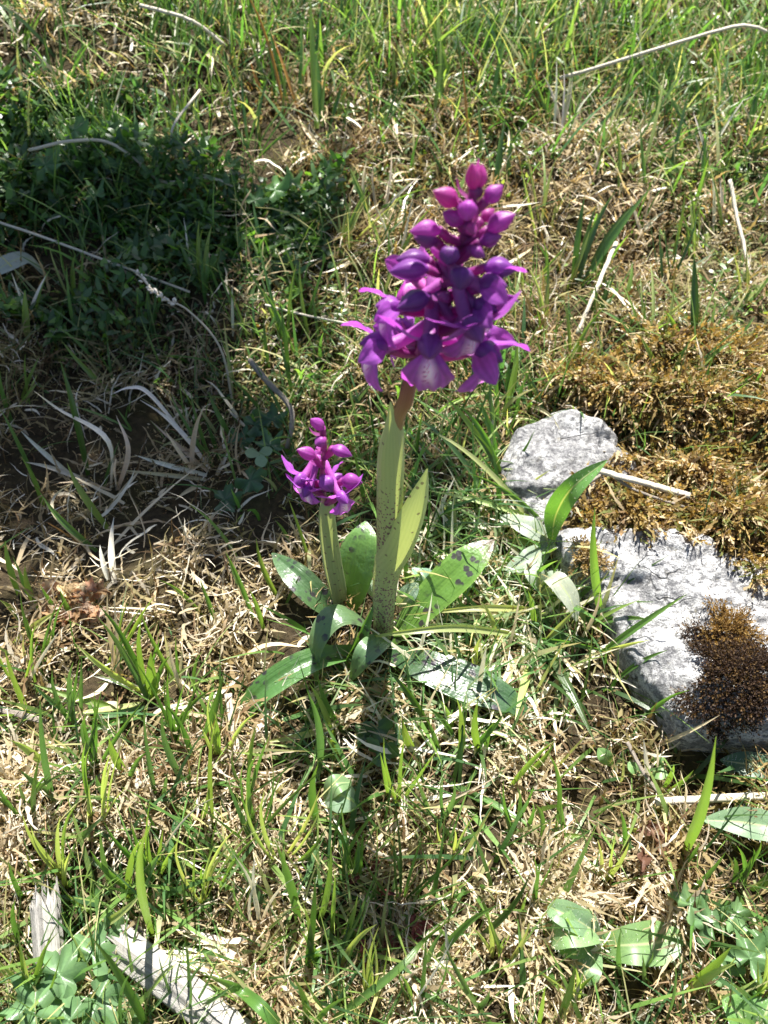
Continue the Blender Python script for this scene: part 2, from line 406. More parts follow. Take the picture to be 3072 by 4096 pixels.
# ---------------------------------------------------------------- moss shoots, straw, fine grass (batched)
def rot_frames(D):
    D = D / (np.linalg.norm(D, axis=1)[:, None] + 1e-12)
    h = np.where(np.abs(D[:, 2:3]) < .9, np.array([[0, 0, 1.0]]), np.array([[1.0, 0, 0]]))
    A = np.cross(D, h); A /= np.linalg.norm(A, axis=1)[:, None] + 1e-12
    return D, A, np.cross(D, A)
def moss_shoots(B, D, L, C, K=10, leaf=.0018, spread=.75, bend=.5, wl=.45, dry=.0):
    """B base, D direction, L length, C colour per shoot: K pointed leaflets set round a bent axis"""
    n = len(B); D, A, E = rot_frames(D)
    bd = A * rng.uniform(-1, 1, (n, 1)) + E * rng.uniform(-1, 1, (n, 1)); bd[:, 2] -= .25
    Vs, Cs = [], []
    for k in range(K):
        f = (k + .5) / K
        p = B + D * (L * f)[:, None] + bd * (bend * L * f * f)[:, None]
        t = D + bd * (2 * bend * f); t /= np.linalg.norm(t, axis=1)[:, None]
        a = k * 2.4 + rng.uniform(-.5, .5, n)
        r = A * np.cos(a)[:, None] + E * np.sin(a)[:, None]
        r -= t * (r * t).sum(1)[:, None]; r /= np.linalg.norm(r, axis=1)[:, None] + 1e-9
        s = np.cross(t, r)
        ll = leaf * (1.0 - .45 * abs(f - .4)) * rng.uniform(.7, 1.3, n) * (L / L.mean()) ** .5
        tip = p + (t * math.cos(spread) + r * math.sin(spread)) * ll[:, None]
        mid = p + (t * math.cos(spread * .8) + r * math.sin(spread * 1.1)) * (ll * .45)[:, None]
        hw = (ll * wl * .5)[:, None]
        Vs.append(np.stack([p, mid + s * hw, tip, mid - s * hw], 1))
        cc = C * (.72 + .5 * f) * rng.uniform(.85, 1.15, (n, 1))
        Cs.append(np.repeat(cc[:, None], 4, 1))
    V = np.stack(Vs, 1).reshape(-1, 3); Cc = np.stack(Cs, 1).reshape(-1, 3)
    return V, np.arange(len(V)).reshape(-1, 4), np.clip(Cc, 0, 1)
def blades(B, az, L, Wd, lean, curve, C, ns=5, tipc=None, wob=0.0, zig=0.0):
    """many simple blades at once: 2 verts across"""
    n = len(B); hx = np.stack([np.cos(az), np.sin(az), np.zeros(n)], 1)
    yaw = az + math.pi / 2 + rng.uniform(-.9, .9, n)
    s = np.stack([np.cos(yaw), np.sin(yaw), rng.uniform(-.3, .3, n)], 1)
    P = B.copy(); V = np.zeros((n, ns + 1, 2, 3)); Cc = np.zeros((n, ns + 1, 2, 3)); ang = lean.copy(); yw = az.copy()
    for k in range(ns + 1):
        f = k / ns
        ww = Wd * np.clip(min(1.0, .65 + 1.2 * f) * (1 - f ** 2.2), .03, 1)
        if zig: ww = ww * (1 + zig if k % 2 else 1 - zig)
        V[:, k, 0] = P - s * (ww / 2)[:, None]; V[:, k, 1] = P + s * (ww / 2)[:, None]
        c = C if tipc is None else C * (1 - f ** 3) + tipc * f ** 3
        Cc[:, k] = c[:, None]
        d = np.stack([np.cos(yw) * np.sin(ang), np.sin(yw) * np.sin(ang), np.cos(ang)], 1)
        P = P + d * (L / ns)[:, None]; ang = ang + curve / ns
        if wob: yw = yw + rng.uniform(-wob, wob, n)
    i = np.arange(n)[:, None, None] * (ns + 1) * 2; j = np.arange(ns)[None, :, None] * 2
    q = np.array([0, 1, 3, 2])[None, None]
    return V.reshape(-1, 3), (i + j + q).reshape(-1, 4), Cc.reshape(-1, 3)
def reach(x, y):
    return np.clip(y - .25, 0, 1) + 1.0 * ((np.abs(x) > .20 + .43 * np.clip(y, 0, None)) | (y < -.03))
def scatter(n, ylo=-.03, yhi=1.25, p=1.0):
    """points over the turf, thinner with distance as the eye needs fewer"""
    u = rng.uniform(0, 1, n)
    y = ylo + (yhi - ylo) * u ** 1.5
    hw = .20 + .43 * np.clip(y, 0, None)
    x = rng.uniform(-1, 1, n) * hw
    m = n // 4                                   # the turf goes on around, more thinly
    x2 = rng.uniform(-1.1, 1.1, m * 3); y2 = rng.uniform(-.3, 1.9, m * 3)
    k2 = np.abs(x2) > .20 + .43 * np.clip(y2, 0, None); k2 |= (y2 < -.03) | (y2 > 1.25)
    x2, y2 = x2[k2][:m], y2[k2][:m]
    return np.concatenate([x, x2]), np.concatenate([y, y2])
def inpix(pix, z, x, y, soft=0.0):
    return sdf(topoly(pix, z), x, y) > -soft
def patch(pix, x, y, soft=.012):
    """0..1 membership of a ground patch outlined on the turf"""
    poly = np.array([G(a, b)[:2] for a, b in pix])
    d = sdf(poly, x, y) + .5 * soft * n_c(x, y); return np.clip(d / soft + .5, 0, 1)
ROSETTE = [(-.002, .143, .012)]
for _t in np.linspace(0, 1, 14): ROSETTE.append((*G(120 + 155 * _t, 945 + 122 * _t)[:2], .0075))
for _t in (910, 930, 950): ROSETTE.append((*G(47, _t)[:2], .006))

# patches of turf seen in the picture
P_HERB = [(0, 110), (60, 95), (140, 110), (230, 150), (330, 190), (330, 260), (240, 300), (150, 330), (60, 340), (-40, 300), (-60, 150)]
P_THYME = [(60, 250), (200, 250), (330, 260), (340, 330), (300, 390), (180, 380), (60, 330), (20, 290)]
P_SHADE = [(20, 380), (130, 370), (280, 400), (300, 470), (260, 540), (130, 570), (20, 520)]
P_MAT = [(530, 385), (600, 365), (790, 350), (860, 480), (860, 600), (768, 610), (728, 575), (690, 560), (648, 548), (600, 536), (560, 534), (548, 522), (572, 506), (622, 480), (625, 440), (600, 415), (560, 398)]
P_TAN = [(0, 40), (120, 20), (150, 80), (110, 110), (0, 110)]
P_PALES = [[(-40, 735), (90, 735), (125, 800), (110, 870), (-40, 890)], [(205, 770), (310, 765), (330, 850), (250, 905), (190, 850)], [(400, 950), (520, 890), (640, 850), (650, 950), (560, 1040), (420, 1040)],
           [(470, 800), (560, 780), (600, 850), (500, 880)], [(200, 570), (290, 560), (300, 620), (210, 640)], [(-20, 30), (125, 15), (150, 80), (60, 110), (-20, 110)], [(560, 120), (640, 110), (650, 170), (560, 190)]]
def pale(x, y):
    m = np.zeros(len(x))
    for q in P_PALES: m = np.maximum(m, patch(q, x, y, .02))
    return m
P_BARE = [(300, 690), (600, 660), (640, 780), (560, 800), (330, 780)]

def keepout(x, y, pts):
    m = np.ones(len(x), bool)
    for ax, ay, r in pts: m &= np.hypot(x - ax, y - ay) > r
    return m
GOLD = np.array([.27, .195, .085]); TAN = np.array([.43, .35, .22]); OLIVE = np.array([.14, .155, .05]); PALE = np.array([.72, .66, .54]); BROWN = np.array([.17, .11, .055])
def mosscol(n, x, y):
    a = np.clip(.5 + .5 * fnoise(11, 30)(x, y), 0, 1)[:, None]; b = np.clip(.5 + .6 * fnoise(12, 55)(x, y), 0, 1)[:, None]
    c = GOLD * (1 - a) + TAN * a
    c = c * (1 - .55 * b) + OLIVE * .55 * b
    r = rng.uniform(0, 1, (n, 1))
    c = np.where(r < .09, PALE, c); c = np.where(r > .82, BROWN, c)
    pl = pale(x, y)[:, None] * .75; c = c * (1 - pl) + np.where(r < .5, PALE, TAN) * pl
    return c * rng.uniform(.75, 1.2, (n, 1))
# turf moss
lm_f, dn_f = fnoise(14, 110), fnoise(13, 18)
def turf_points(n0, cut=.04):
    x, y = scatter(n0); z, on = H(x, y)
    dens = .75 + .3 * dn_f(x, y)
    for pt, a in ((P_HERB, .8), (P_THYME, .35), (P_SHADE, .35), (P_BARE, .5)): dens *= 1 - a * patch(pt, x, y)
    dens += .5 * pale(x, y)
    lm = lm_f(x, y); dens *= np.clip(1.0 + 1.1 * (lm + .30), cut, 1.25); z = z + .0065 * np.clip(lm, -.7, 1.5)
    k = (~on) & (rng.uniform(0, 1, len(x)) < dens) & keepout(x, y, ROSETTE)
    return x[k], y[k], z[k]
x, y, z = turf_points(46000); n = len(x); far = 1 + 1.2 * reach(x, y)
L = rng.uniform(.008, .017, n) * far
az = rng.uniform(0, 6.28, n); ln = rng.uniform(.1, 1.35, n)
D = np.stack([np.cos(az) * np.sin(ln), np.sin(az) * np.sin(ln), np.cos(ln)], 1)
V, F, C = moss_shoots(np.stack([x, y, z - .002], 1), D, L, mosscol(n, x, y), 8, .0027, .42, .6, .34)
x, y, z = turf_points(70000); n = len(x); far = 1 + 1.0 * reach(x, y)
c2 = mosscol(n, x, y)
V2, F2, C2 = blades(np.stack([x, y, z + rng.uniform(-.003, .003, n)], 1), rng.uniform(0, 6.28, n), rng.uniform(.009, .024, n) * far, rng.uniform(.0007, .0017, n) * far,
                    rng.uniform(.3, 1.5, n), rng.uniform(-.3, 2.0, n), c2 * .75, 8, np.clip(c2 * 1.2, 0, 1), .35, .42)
x, y, z = turf_points(21000); n = len(x); far = 1 + .8 * reach(x, y)          # thin wiry dead shoots
c3 = np.array([(.60, .52, .40), (.45, .35, .22), (.70, .64, .54), (.32, .22, .13)])[rng.randint(0, 4, n)] * (rng.uniform(.5, .9, (n, 1)) + .25 * pale(x, y)[:, None])
V3, F3, C3 = blades(np.stack([x, y, z + rng.uniform(.001, .006, n)], 1), rng.uniform(0, 6.28, n), rng.uniform(.006, .020, n) * far, rng.uniform(.0003, .0007, n) * far,
                    rng.uniform(.5, 1.6, n), rng.uniform(-.5, 2.2, n), c3, 6, None, .5)
tag(mesh('turf_moss', np.vstack([V, V2, V3]), np.vstack([F, F2 + len(V), F3 + len(V) + len(V2)]), M['moss'], col=np.vstack([C, C2, C3]), smooth=False), 'dry golden feathery moss carpeting the turf under the grass', 'moss', None, 'stuff')
# golden moss over and between the stones
x = rng.uniform(.03, .42, 30000); y = rng.uniform(.10, .36, 30000)
pm = patch(P_MAT, x, y, .006); k = rng.uniform(0, 1, len(x)) < pm
x, y = x[k], y[k]; z, on = H(x, y); n = len(x)
az = rng.normal(-1.7, 1.1, n); ln = rng.uniform(.3, 1.4, n)
D = np.stack([np.cos(az) * np.sin(ln), np.sin(az) * np.sin(ln), np.cos(ln)], 1)
c = (GOLD * np.array([.95, .95, .75])) * rng.uniform(.55, 1.2, (n, 1)); c = np.where(rng.uniform(0, 1, (n, 1)) < .35, TAN, c); c = np.where(rng.uniform(0, 1, (n, 1)) < .2, OLIVE, c)
c = np.where(rng.uniform(0, 1, (n, 1)) < .12, BROWN, c)
lump = np.clip(.005 + .008 * fnoise(71, 130)(x, y), 0, .016)
lump = np.where(on, lump * .3, lump); short = np.where(on, .6, 1.0)
V, F, C = moss_shoots(np.stack([x, y, z - .001 + lump], 1), D, short * rng.uniform(.010, .020, n), c, 11, .0032, .42, .5, .5)
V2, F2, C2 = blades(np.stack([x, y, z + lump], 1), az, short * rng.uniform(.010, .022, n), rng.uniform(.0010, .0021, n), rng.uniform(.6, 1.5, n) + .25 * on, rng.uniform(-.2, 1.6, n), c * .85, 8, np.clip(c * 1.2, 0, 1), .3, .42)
V, F, C = np.vstack([V, V2]), np.vstack([F, F2 + len(V)]), np.vstack([C, C2])
tag(mesh('moss_mat', V, F, M['moss'], col=C, smooth=False), 'thick golden brown moss mat creeping over and between the two stones', 'moss')
# brown cushion on the lichen stone and small tufts beside it
def cushion(label, px, py, r, hgt, cols, n, leaf=.0013):
    p = GH(px, py); a = rng.uniform(0, 6.28, n); q = r * np.sqrt(rng.uniform(0, 1, n)) * (1 + .30 * np.cos(3 * a + 1) + .2 * np.cos(5 * a + 2) + .12 * np.cos(9 * a))
    x, y = p[0] + q * np.cos(a), p[1] + q * np.sin(a); z, on = H(x, y)
    z = z + hgt * np.clip(1 - (q / r) ** 2, 0, 1) - .001
    D = np.stack([np.cos(a) * q / r * .9, np.sin(a) * q / r * .9, np.ones(n)], 1) + rng.normal(0, .35, (n, 3))
    c = np.array(cols)[rng.randint(0, len(cols), n)] * rng.uniform(.6, 1.2, (n, 1))
    V, F, C = moss_shoots(np.stack([x, y, z], 1), D, rng.uniform(.004, .008, n), c, 8, leaf, .6, .3, .5)
    return tag(mesh('moss_cushion', V, F, M['moss'], col=C, smooth=False), label, 'moss')
cushion('dark brown moss cushion growing on the pale lichen stone', 738, 682, .018, .009, [(.030, .018, .013), (.05, .03, .018), (.022, .014, .011), (.09, .055, .022)], 3000)
cushion('small ginger moss tuft above the brown cushion on the pale stone', 728, 633, .008, .004, [(.22, .14, .04), (.15, .09, .03)], 500)
cushion('small tan moss tuft on the corner of the pale stone', 588, 560, .0045, .002, [(.34, .26, .14), (.26, .19, .08)], 170, .0018)

# dry bleached grass litter
x, y = scatter(9000); z, on = H(x, y)
dn = .22 + .35 * fnoise(31, 25)(x, y) + .45 * patch(P_BARE, x, y) + .2 * patch(P_SHADE, x, y); dn *= 1 - .6 * patch(P_MAT, x, y); dn += np.clip((y - .38) * 1.5, 0, .35)
k = (~on) & (rng.uniform(0, 1, len(x)) < dn) & keepout(x, y, ROSETTE); x, y, z = x[k], y[k], z[k]; n = len(x)
far = 1 + .7 * reach(x, y)
pal = np.array([(.62, .54, .38), (.72, .67, .55), (.50, .40, .25), (.66, .62, .50), (.38, .28, .16)])
c = pal[rng.randint(0, 5, n)] * rng.uniform(.8, 1.12, (n, 1))
lean = rng.uniform(.85, 1.6, n)
V, F, C = blades(np.stack([x, y, z + rng.uniform(.002, .009, n)], 1), rng.uniform(0, 6.28, n), (.006 + .03 * rng.uniform(0, 1, n) ** 2) * far, (.0005 + .0021 * rng.uniform(0, 1, n) ** 2) * far,
                 lean, rng.uniform(-.6, 1.6, n), c, 7, None, .30)
tag(mesh('dry_grass', V, F, M['straw'], col=C), 'bleached dead grass blades lying tangled through the turf', 'dry grass', None, 'stuff')

# fine living grass
GREEN = np.array([(.070, .16, .040), (.11, .21, .05), (.06, .14, .055), (.15, .24, .07), (.045, .10, .028), (.32, .34, .18)])
x, y = scatter(58000); z, on = H(x, y)
dn = np.clip(.44 + .5 * fnoise(41, 20)(x, y), 0, 1) + np.clip((y - .33) * 1.0, 0, .4)
dn *= 1 - .75 * pale(x, y); dn *= 1 - .65 * patch(P_MAT, x, y); dn *= 1 - .5 * patch(P_SHADE, x, y); dn *= 1 - .5 * patch(P_THYME, x, y)
k = (~on) & (rng.uniform(0, 1, len(x)) < dn) & keepout(x, y, ROSETTE); x, y, z = x[k], y[k], z[k]; n = len(x)
far = 1 + .5 * reach(x, y)
c = GREEN[rng.randint(0, 6, n)] * rng.uniform(.75, 1.2, (n, 1))
V, F, C = blades(np.stack([x, y, z - .002], 1), rng.uniform(0, 6.28, n), (.010 + .040 * rng.uniform(0, 1, n) ** 1.6) * far * (1 + np.clip((y - .38) * 2.2, 0, 1.1)), (.0006 + .0021 * rng.uniform(0, 1, n) ** 2.2) * far,
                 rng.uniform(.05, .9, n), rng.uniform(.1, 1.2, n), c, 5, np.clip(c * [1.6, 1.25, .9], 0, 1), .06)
tag(mesh('fine_grass', V, F, M['grass'], col=C), 'short fine green grass growing all through the mossy turf', 'grass', None, 'stuff')

# longer mixed grass leaning round the rosette and between orchid and stones
P_BASE = [(395, 560), (520, 470), (560, 560), (590, 640), (560, 740), (440, 770), (300, 760), (330, 690), (420, 640)]
gp = np.array([G(a, b)[:2] for a, b in P_BASE]); n0 = 2600; x = rng.uniform(gp[:, 0].min(), gp[:, 0].max(), n0); y = rng.uniform(gp[:, 1].min(), gp[:, 1].max(), n0)
z, on = H(x, y); k = (~on) & (rng.uniform(0, 1, n0) < .60 * patch(P_BASE, x, y)) & keepout(x, y, [(0, .143, .02)]); x, y, z = x[k], y[k], z[k]; n = len(x)
pal = np.array([(.08, .17, .05), (.13, .22, .07), (.68, .63, .50), (.10, .18, .06), (.72, .68, .58), (.20, .27, .13), (.06, .13, .04), (.5, .42, .28)]); c = pal[rng.randint(0, 8, n)] * rng.uniform(.8, 1.15, (n, 1))
V, F, C = blades(np.stack([x, y, z], 1), rng.normal(2.6, 1.3, n), rng.uniform(.012, .038, n), rng.uniform(.0007, .0023, n), rng.uniform(.5, 1.3, n), rng.uniform(.2, 1.2, n), c, 7, None, .12)
tag(mesh('tangled_grass', V, F, M['grass'], col=C), 'tangle of green and bleached grass between the orchid rosette and the stones', 'grass', None, 'stuff')
# small-leaved herbs of the shaded bank
def leaflets(name, label, n0, pix, hgt, Lr, Wr, pal, dens=1.0):
    gp = np.array([G(a, b)[:2] for a, b in pix]); lo, hi = gp.min(0) - .01, gp.max(0) + .01
    x = rng.uniform(lo[0], hi[0], n0); y = rng.uniform(lo[1], hi[1], n0)
    k = rng.uniform(0, 1, n0) < patch(pix, x, y, .03) * np.clip(dens * (.6 + .6 * fnoise(51, 45)(x, y)), 0, 1); x, y = x[k], y[k]; n = len(x)
    z = T(x, y) + rng.uniform(0, 1, n) ** .7 * hgt * np.clip(.7 + .5 * fnoise(52, 60)(x, y), .2, 1.4)
    c = np.array(pal)[rng.randint(0, len(pal), n)] * rng.uniform(.7, 1.2, (n, 1))
    V, F, C = blades(np.stack([x, y, z], 1), rng.uniform(0, 6.28, n), rng.uniform(*Lr, n), rng.uniform(*Wr, n), rng.uniform(.4, 1.5, n), rng.uniform(-.2, .9, n), c, 4)
    # thin stalks carry them
    m = n // 3
    V2, F2, C2 = blades(np.stack([x[:m], y[:m], T(x[:m], y[:m]) - .001], 1), rng.uniform(0, 6.28, m), np.maximum(z[:m] - T(x[:m], y[:m]), .004), np.full(m, .0007), rng.uniform(0, .5, m), rng.uniform(0, .4, m), np.tile((.12, .11, .04), (m, 1)), 3)
    return tag(mesh(name, np.vstack([V, V2]), np.vstack([F, F2 + len(V)]), M['herb'], col=np.vstack([C, C2])), label, 'herbs', None, 'stuff')
leaflets('low_herbs', 'dark green small-leaved herbs covering the shaded bank at the back', 15000, P_HERB, .022, (.004, .010), (.0025, .0055),
         [(.045, .11, .025), (.07, .15, .03), (.10, .19, .035), (.035, .08, .025), (.08, .14, .06)])
leaflets('creeping_thyme', 'creeping thyme with tiny reddish green leaves below the shaded bank', 9000, P_THYME, .011, (.0025, .005), (.0014, .0028),
         [(.05, .10, .025), (.09, .13, .03), (.12, .07, .035), (.16, .15, .03), (.04, .07, .02)])
leaflets('bank_moss_herbs', 'mixed tiny green leaves in the sunny turf beyond the orchid', 12000, [(330, 0), (780, 0), (800, 330), (640, 330), (560, 250), (340, 200)], .008, (.003, .007), (.0012, .003),
         [(.10, .19, .05), (.14, .22, .05), (.20, .24, .08), (.08, .13, .04)], .8)

# ---------------------------------------------------------------- orchids
AX = np.array([0, _cp, -_sp])
def pxm(p): return float(np.dot(np.asarray(p) - CAMP, AX)) / FPX      # metres per pixel at a point
def wrap_leaf(P, rad, mid, half, nc=13):
    """sheath wrapped round a stem: arc of radius rad, centred on azimuth mid, half angle half"""
    n = len(P); c = np.linspace(-1, 1, nc); V = np.zeros((n, nc, 3)); uv = np.zeros((n, nc, 2))
    t = np.gradient(P, axis=0); t /= np.linalg.norm(t, axis=1)[:, None]
    for i in range(n):
        ex = unit(np.cross(t[i], [0, 1.0, 0])) * -1; ex = ex if ex[0] > 0 else -ex
        ey = unit(np.cross(t[i], ex)); ey = ey if ey[1] > 0 else -ey
        a = mid[i] + c * half[i]
        V[i] = P[i] + rad[i] * (np.cos(a)[:, None] * ex + np.sin(a)[:, None] * ey)
        uv[i, :, 0] = (c + 1) / 2; uv[i, :, 1] = i / (n - 1)
    return V.reshape(-1, 3), grid_faces(n, nc), uv.reshape(-1, 2)
def interp(keys, n): return np.interp(np.linspace(0, 1, n), np.linspace(0, 1, len(keys)), keys)
def smooth_interp(keys, n): return spline(np.array(keys, float)[:, None], n)[:, 0]
def ovate(n, base=.35, peak=.5, tip=.04):
    v = np.linspace(0, 1, n)
    w_ = np.where(v < peak, base + (1 - base) * np.sin(v / peak * math.pi / 2), np.clip(np.cos((v - peak) / (1 - peak) * math.pi / 2), 0, 1) ** .75)
    return np.maximum(w_, tip)
def broad_leaf(name, parent, keys, wmm, col, mat, side=None, fold=.35, curl=.15, base=.35, peak=.5, n=22, nc=9, wave=.05, tipcol=None, label=None):
    """keys: (px, py, height in mm above the turf)"""
    P = spline([PZ(a, b, z / 1000) for a, b, z in keys], n)
    t = unit(P[-1] - P[0]); side = np.cross(t, [0, 0, 1]) if side is None else np.array(side, float)
    V, F, uv = ribbon(P, ovate(n, base, peak) * wmm / 1000, side, fold, nc, curl, wave)
    C = np.tile(jitcol(col, .06), (len(V), 1)) * (.9 + .2 * uv[:, 1:2])
    edge = (np.abs(uv[:, :1] - .5) > .48)
    C = np.where(edge, C * [1.5, 1.35, 1.4], C)
    if tipcol is not None:
        f = np.clip((uv[:, 1:2] - .86) / .08 + .5 * np.sin(uv[:, :1] * 9), 0, 1); C = C * (1 - f) + np.array(tipcol) * f
    o = mesh(name, V, F, mat, parent, col=np.clip(C, 0, 1), uv=uv)
    if label: o['label'] = label
    return o
MAG = np.array([.30, .045, .25]); VIO = np.array([.255, .06, .34]); DKV = np.array([.15, .034, .21])
def bud_mesh(B, Tp, wid, col, ns=24, nr=12):
    """pointed bud from base point to tip, three soft keels"""
    B, Tp = np.asarray(B), np.asarray(Tp); ax = Tp - B; Ln = np.linalg.norm(ax); ax = ax / Ln
    s = unit(np.cross(ax, [0.1, .3, 1])); b = np.cross(ax, s)
    a = np.linspace(0, 2 * math.pi, ns, endpoint=False); v = np.linspace(0, 1, nr)
    prof = np.sin(math.pi * v ** .85) ** .85 * (1 - .15 * v); prof = prof / prof.max(); prof[0] = .32; prof[-1] = .03
    ph = rng.uniform(0, 6)
    seam = np.abs(np.sin(1.5 * a + ph / 2)) ** .35
    rr = wid * .47 * prof[:, None] * (.80 + .22 * seam + .03 * np.cos(5 * a + ph))[None]
    bow = np.array([0, 0, .03]) * Ln
    V = B + ax * (v * Ln)[:, None, None].reshape(-1, 1, 1) * 1.0
    V = V + (s[None, None] * np.cos(a)[None, :, None] + b[None, None] * np.sin(a)[None, :, None]) * rr[..., None] + bow * np.sin(math.pi * v)[:, None, None]
    i = np.arange(nr - 1)[:, None] * ns; j = np.arange(ns)[None]; k = (j + 1) % ns
    F = np.stack([i + j, i + k, i + ns + k, i + ns + j], -1).reshape(-1, 4)
    C = np.array(col)[None, None] * (1.15 - .35 * v[:, None, None]) * (.6 + .45 * seam + .10 * np.cos(12 * a))[None, :, None]
    return V.reshape(-1, 3), F, np.clip(C.reshape(-1, 3), 0, 1)
def local(o, f, up=(0, 0, 1)):
    f = unit(f); r = unit(np.cross(f, up)); u = np.cross(r, f)
    return lambda L: o + (np.asarray(L)[..., :1] * r + np.asarray(L)[..., 1:2] * u + np.asarray(L)[..., 2:3] * f)
def add_stalk(parent, S, E, r0, r1, col, name='ovary', sag=.35):
    m = (S + E) / 2; m = m + np.array([0, 0, -.25 * np.linalg.norm(E - S) * sag])
    P = spline([S, m, E], 8); V, F, T3, uv = tube(P, np.linspace(r0, r1, 8), 8, True, .08)
    mesh(name, V, F, M['petal'], parent, col=np.tile(jitcol(col, .1), (len(V), 1)), uv=uv, T3=T3)
def add_bract(parent, S, d, ln, col):
    up = np.array([0, 0, 1.0]); P = spline([S, S + d * ln * .45 + up * ln * .35, S + d * ln * .6 + up * ln * .9], 8)
    V, F, uv = ribbon(P, ovate(8, .7, .3) * ln * .28, np.cross(d, up), .5, 3)
    mesh('bract', V, F, M['petal'], parent, col=np.tile(jitcol(col, .1), (len(V), 1)), uv=uv)
def lip_mesh(fr, sc, col, ns=27, nv=22):
    u = np.linspace(-1, 1, ns); v = np.linspace(0, 1, nv); U, Vv = np.meshgrid(u, v)
    au = np.abs(U)
    Lg = 9.6 - 2.6 * np.exp(-((au - .44) / .09) ** 2) - 1.0 * np.exp(-(U / .08) ** 2) - 1.1 * np.clip(au - .55, 0, 1) ** 1.2 * 3 + .35 * np.sin(U * 23)
    wd = 1.6 + 8.4 * np.clip(Vv * 1.5, 0, 1) ** .7
    s = Vv * Lg
    yy = -.6 - np.where(s < 2, s * .45, .9 + (s - 2) * .93); zz = 2.0 + np.where(s < 2, s * .95, 1.9 + .9 * np.sin((s - 2) * .32) - .012 * (s - 2) ** 2)
    xx = U * wd / 2 * (1 - .10 * au); zz = zz - 2.3 * au ** 1.8 * Vv ** .5 + .3 * np.sin(U * 8 + Vv * 5)
    L = np.stack([xx, yy, zz], -1).reshape(-1, 3) * sc / 1000
    ctr = np.clip(1.25 * np.exp(-(U / .30) ** 2) * np.exp(-((Vv - .32) / .30) ** 2), 0, 1); dots = (np.sin(U * 47 + 1) * np.sin(Vv * 41 + U * 6) > .60) & (ctr > .25)
    C = np.array(col)[None, None] * (1 + .16 * np.cos(U * 7 * math.pi)[..., None]); C = C * (1 - ctr[..., None]) + np.array([.86, .80, .84]) * ctr[..., None]
    C = np.where(dots[..., None], np.array([.35, .03, .32]), C)
    return fr(L), grid_faces(nv, ns), np.clip(C.reshape(-1, 3), 0, 1)
def petal_ribbon(fr, pts, wmm, sc, side, fold=.45, n=11):
    P = fr(spline(np.array(pts, float) * sc / 1000, n)); sd = fr(np.array(side, float)) - fr(np.zeros(3))
    return ribbon(P, ovate(n, .45, .45, .05) * wmm * sc / 1000, sd, fold, 9, .25, .10)
def flower(parent, px, py, yy, az, stem_pt, sc=1.0, col=VIO, tilt=-.1, lipcol=None, sep=(1, 1), spread=1.0):
    """one open flower, parts: flower (hood and spur) > lip, two sepals, ovary, bract"""
    o = PY(px, py, yy); a = R(az); f = np.array([math.sin(a), -math.cos(a), tilt]); fr = local(o, f)
    col = jitcol(col, .10)
    # hood and spur
    V, F, C = bud_mesh(fr(np.array([0, .2, -.6]) * sc / 1000), fr(np.array([0, 2.4, 5.2]) * sc / 1000), 4.4 * sc / 1000, col * .85)
    P = fr(spline(np.array([(0, -.4, 1.6), (0, .3, -3), (0, 2.2, -7.5), (0, 4.2, -11.5)]) * sc / 1000, 9))
    V2, F2, T2, _ = tube(P, np.array([1.5, 1.45, 1.35, 1.25, 1.2, 1.2, 1.25, 1.3, .9]) * sc / 1000, 8)
    hood = mesh('flower', np.vstack([V, V2]), np.vstack([F, F2 + len(V)]), M['petal'], parent, col=np.vstack([C, np.tile(np.clip(col * [1.3, 1.5, 1.0], 0, 1), (len(V2), 1))]), T3=T2 + len(V))
    hood['_w'] = [0, 0, 0]
    def sub(name, V, F, C, uv=None):
        return mesh(name, V, F, M['petal'], hood, col=C, uv=uv)
    V, F, C = lip_mesh(fr, sc, np.clip((col if lipcol is None else np.array(lipcol)) * [1.15, 1.2, 1.1], 0, 1)); sub('lip', V, F, C)
    for sgn, on in zip((-1, 1), sep):
        if not on: continue
        side_pts = [(sgn * .8, .8, .8), (sgn * 2.6, 2.4, 3.0), (sgn * 4.0, 3.2, 5.2), (sgn * 4.9, 3.1, 7.2)]
        V, F, uv = petal_ribbon(fr, side_pts if abs(az) > 45 else [(sgn * .8, .6, .6), (sgn * 3.2 * spread, 2.6, 1.6), (sgn * 6.2 * spread, 4.4, .8), (sgn * 8.8 * spread, 5.0, -.8)], 5.2, sc, (0.2 * sgn, -.75, -.6))
        C = np.tile(np.clip(col * [1.05, 1.1, 1.05], 0, 1), (len(V), 1)) * (1.1 - .25 * uv[:, 1:2]) * (1 + .14 * np.cos(uv[:, :1] * 8 * math.pi)); sub('sepal', V, F, np.clip(C, 0, 1), uv)
    add_stalk(hood, np.array(stem_pt), fr(np.array([0, -.3, -.2]) * sc / 1000), .0011 * sc, .0013 * sc, MAG * .8)
    add_bract(hood, np.array(stem_pt), unit(f * [1, 1, 0]), .008 * sc, MAG * [.8, 1.3, .8])
    return hood

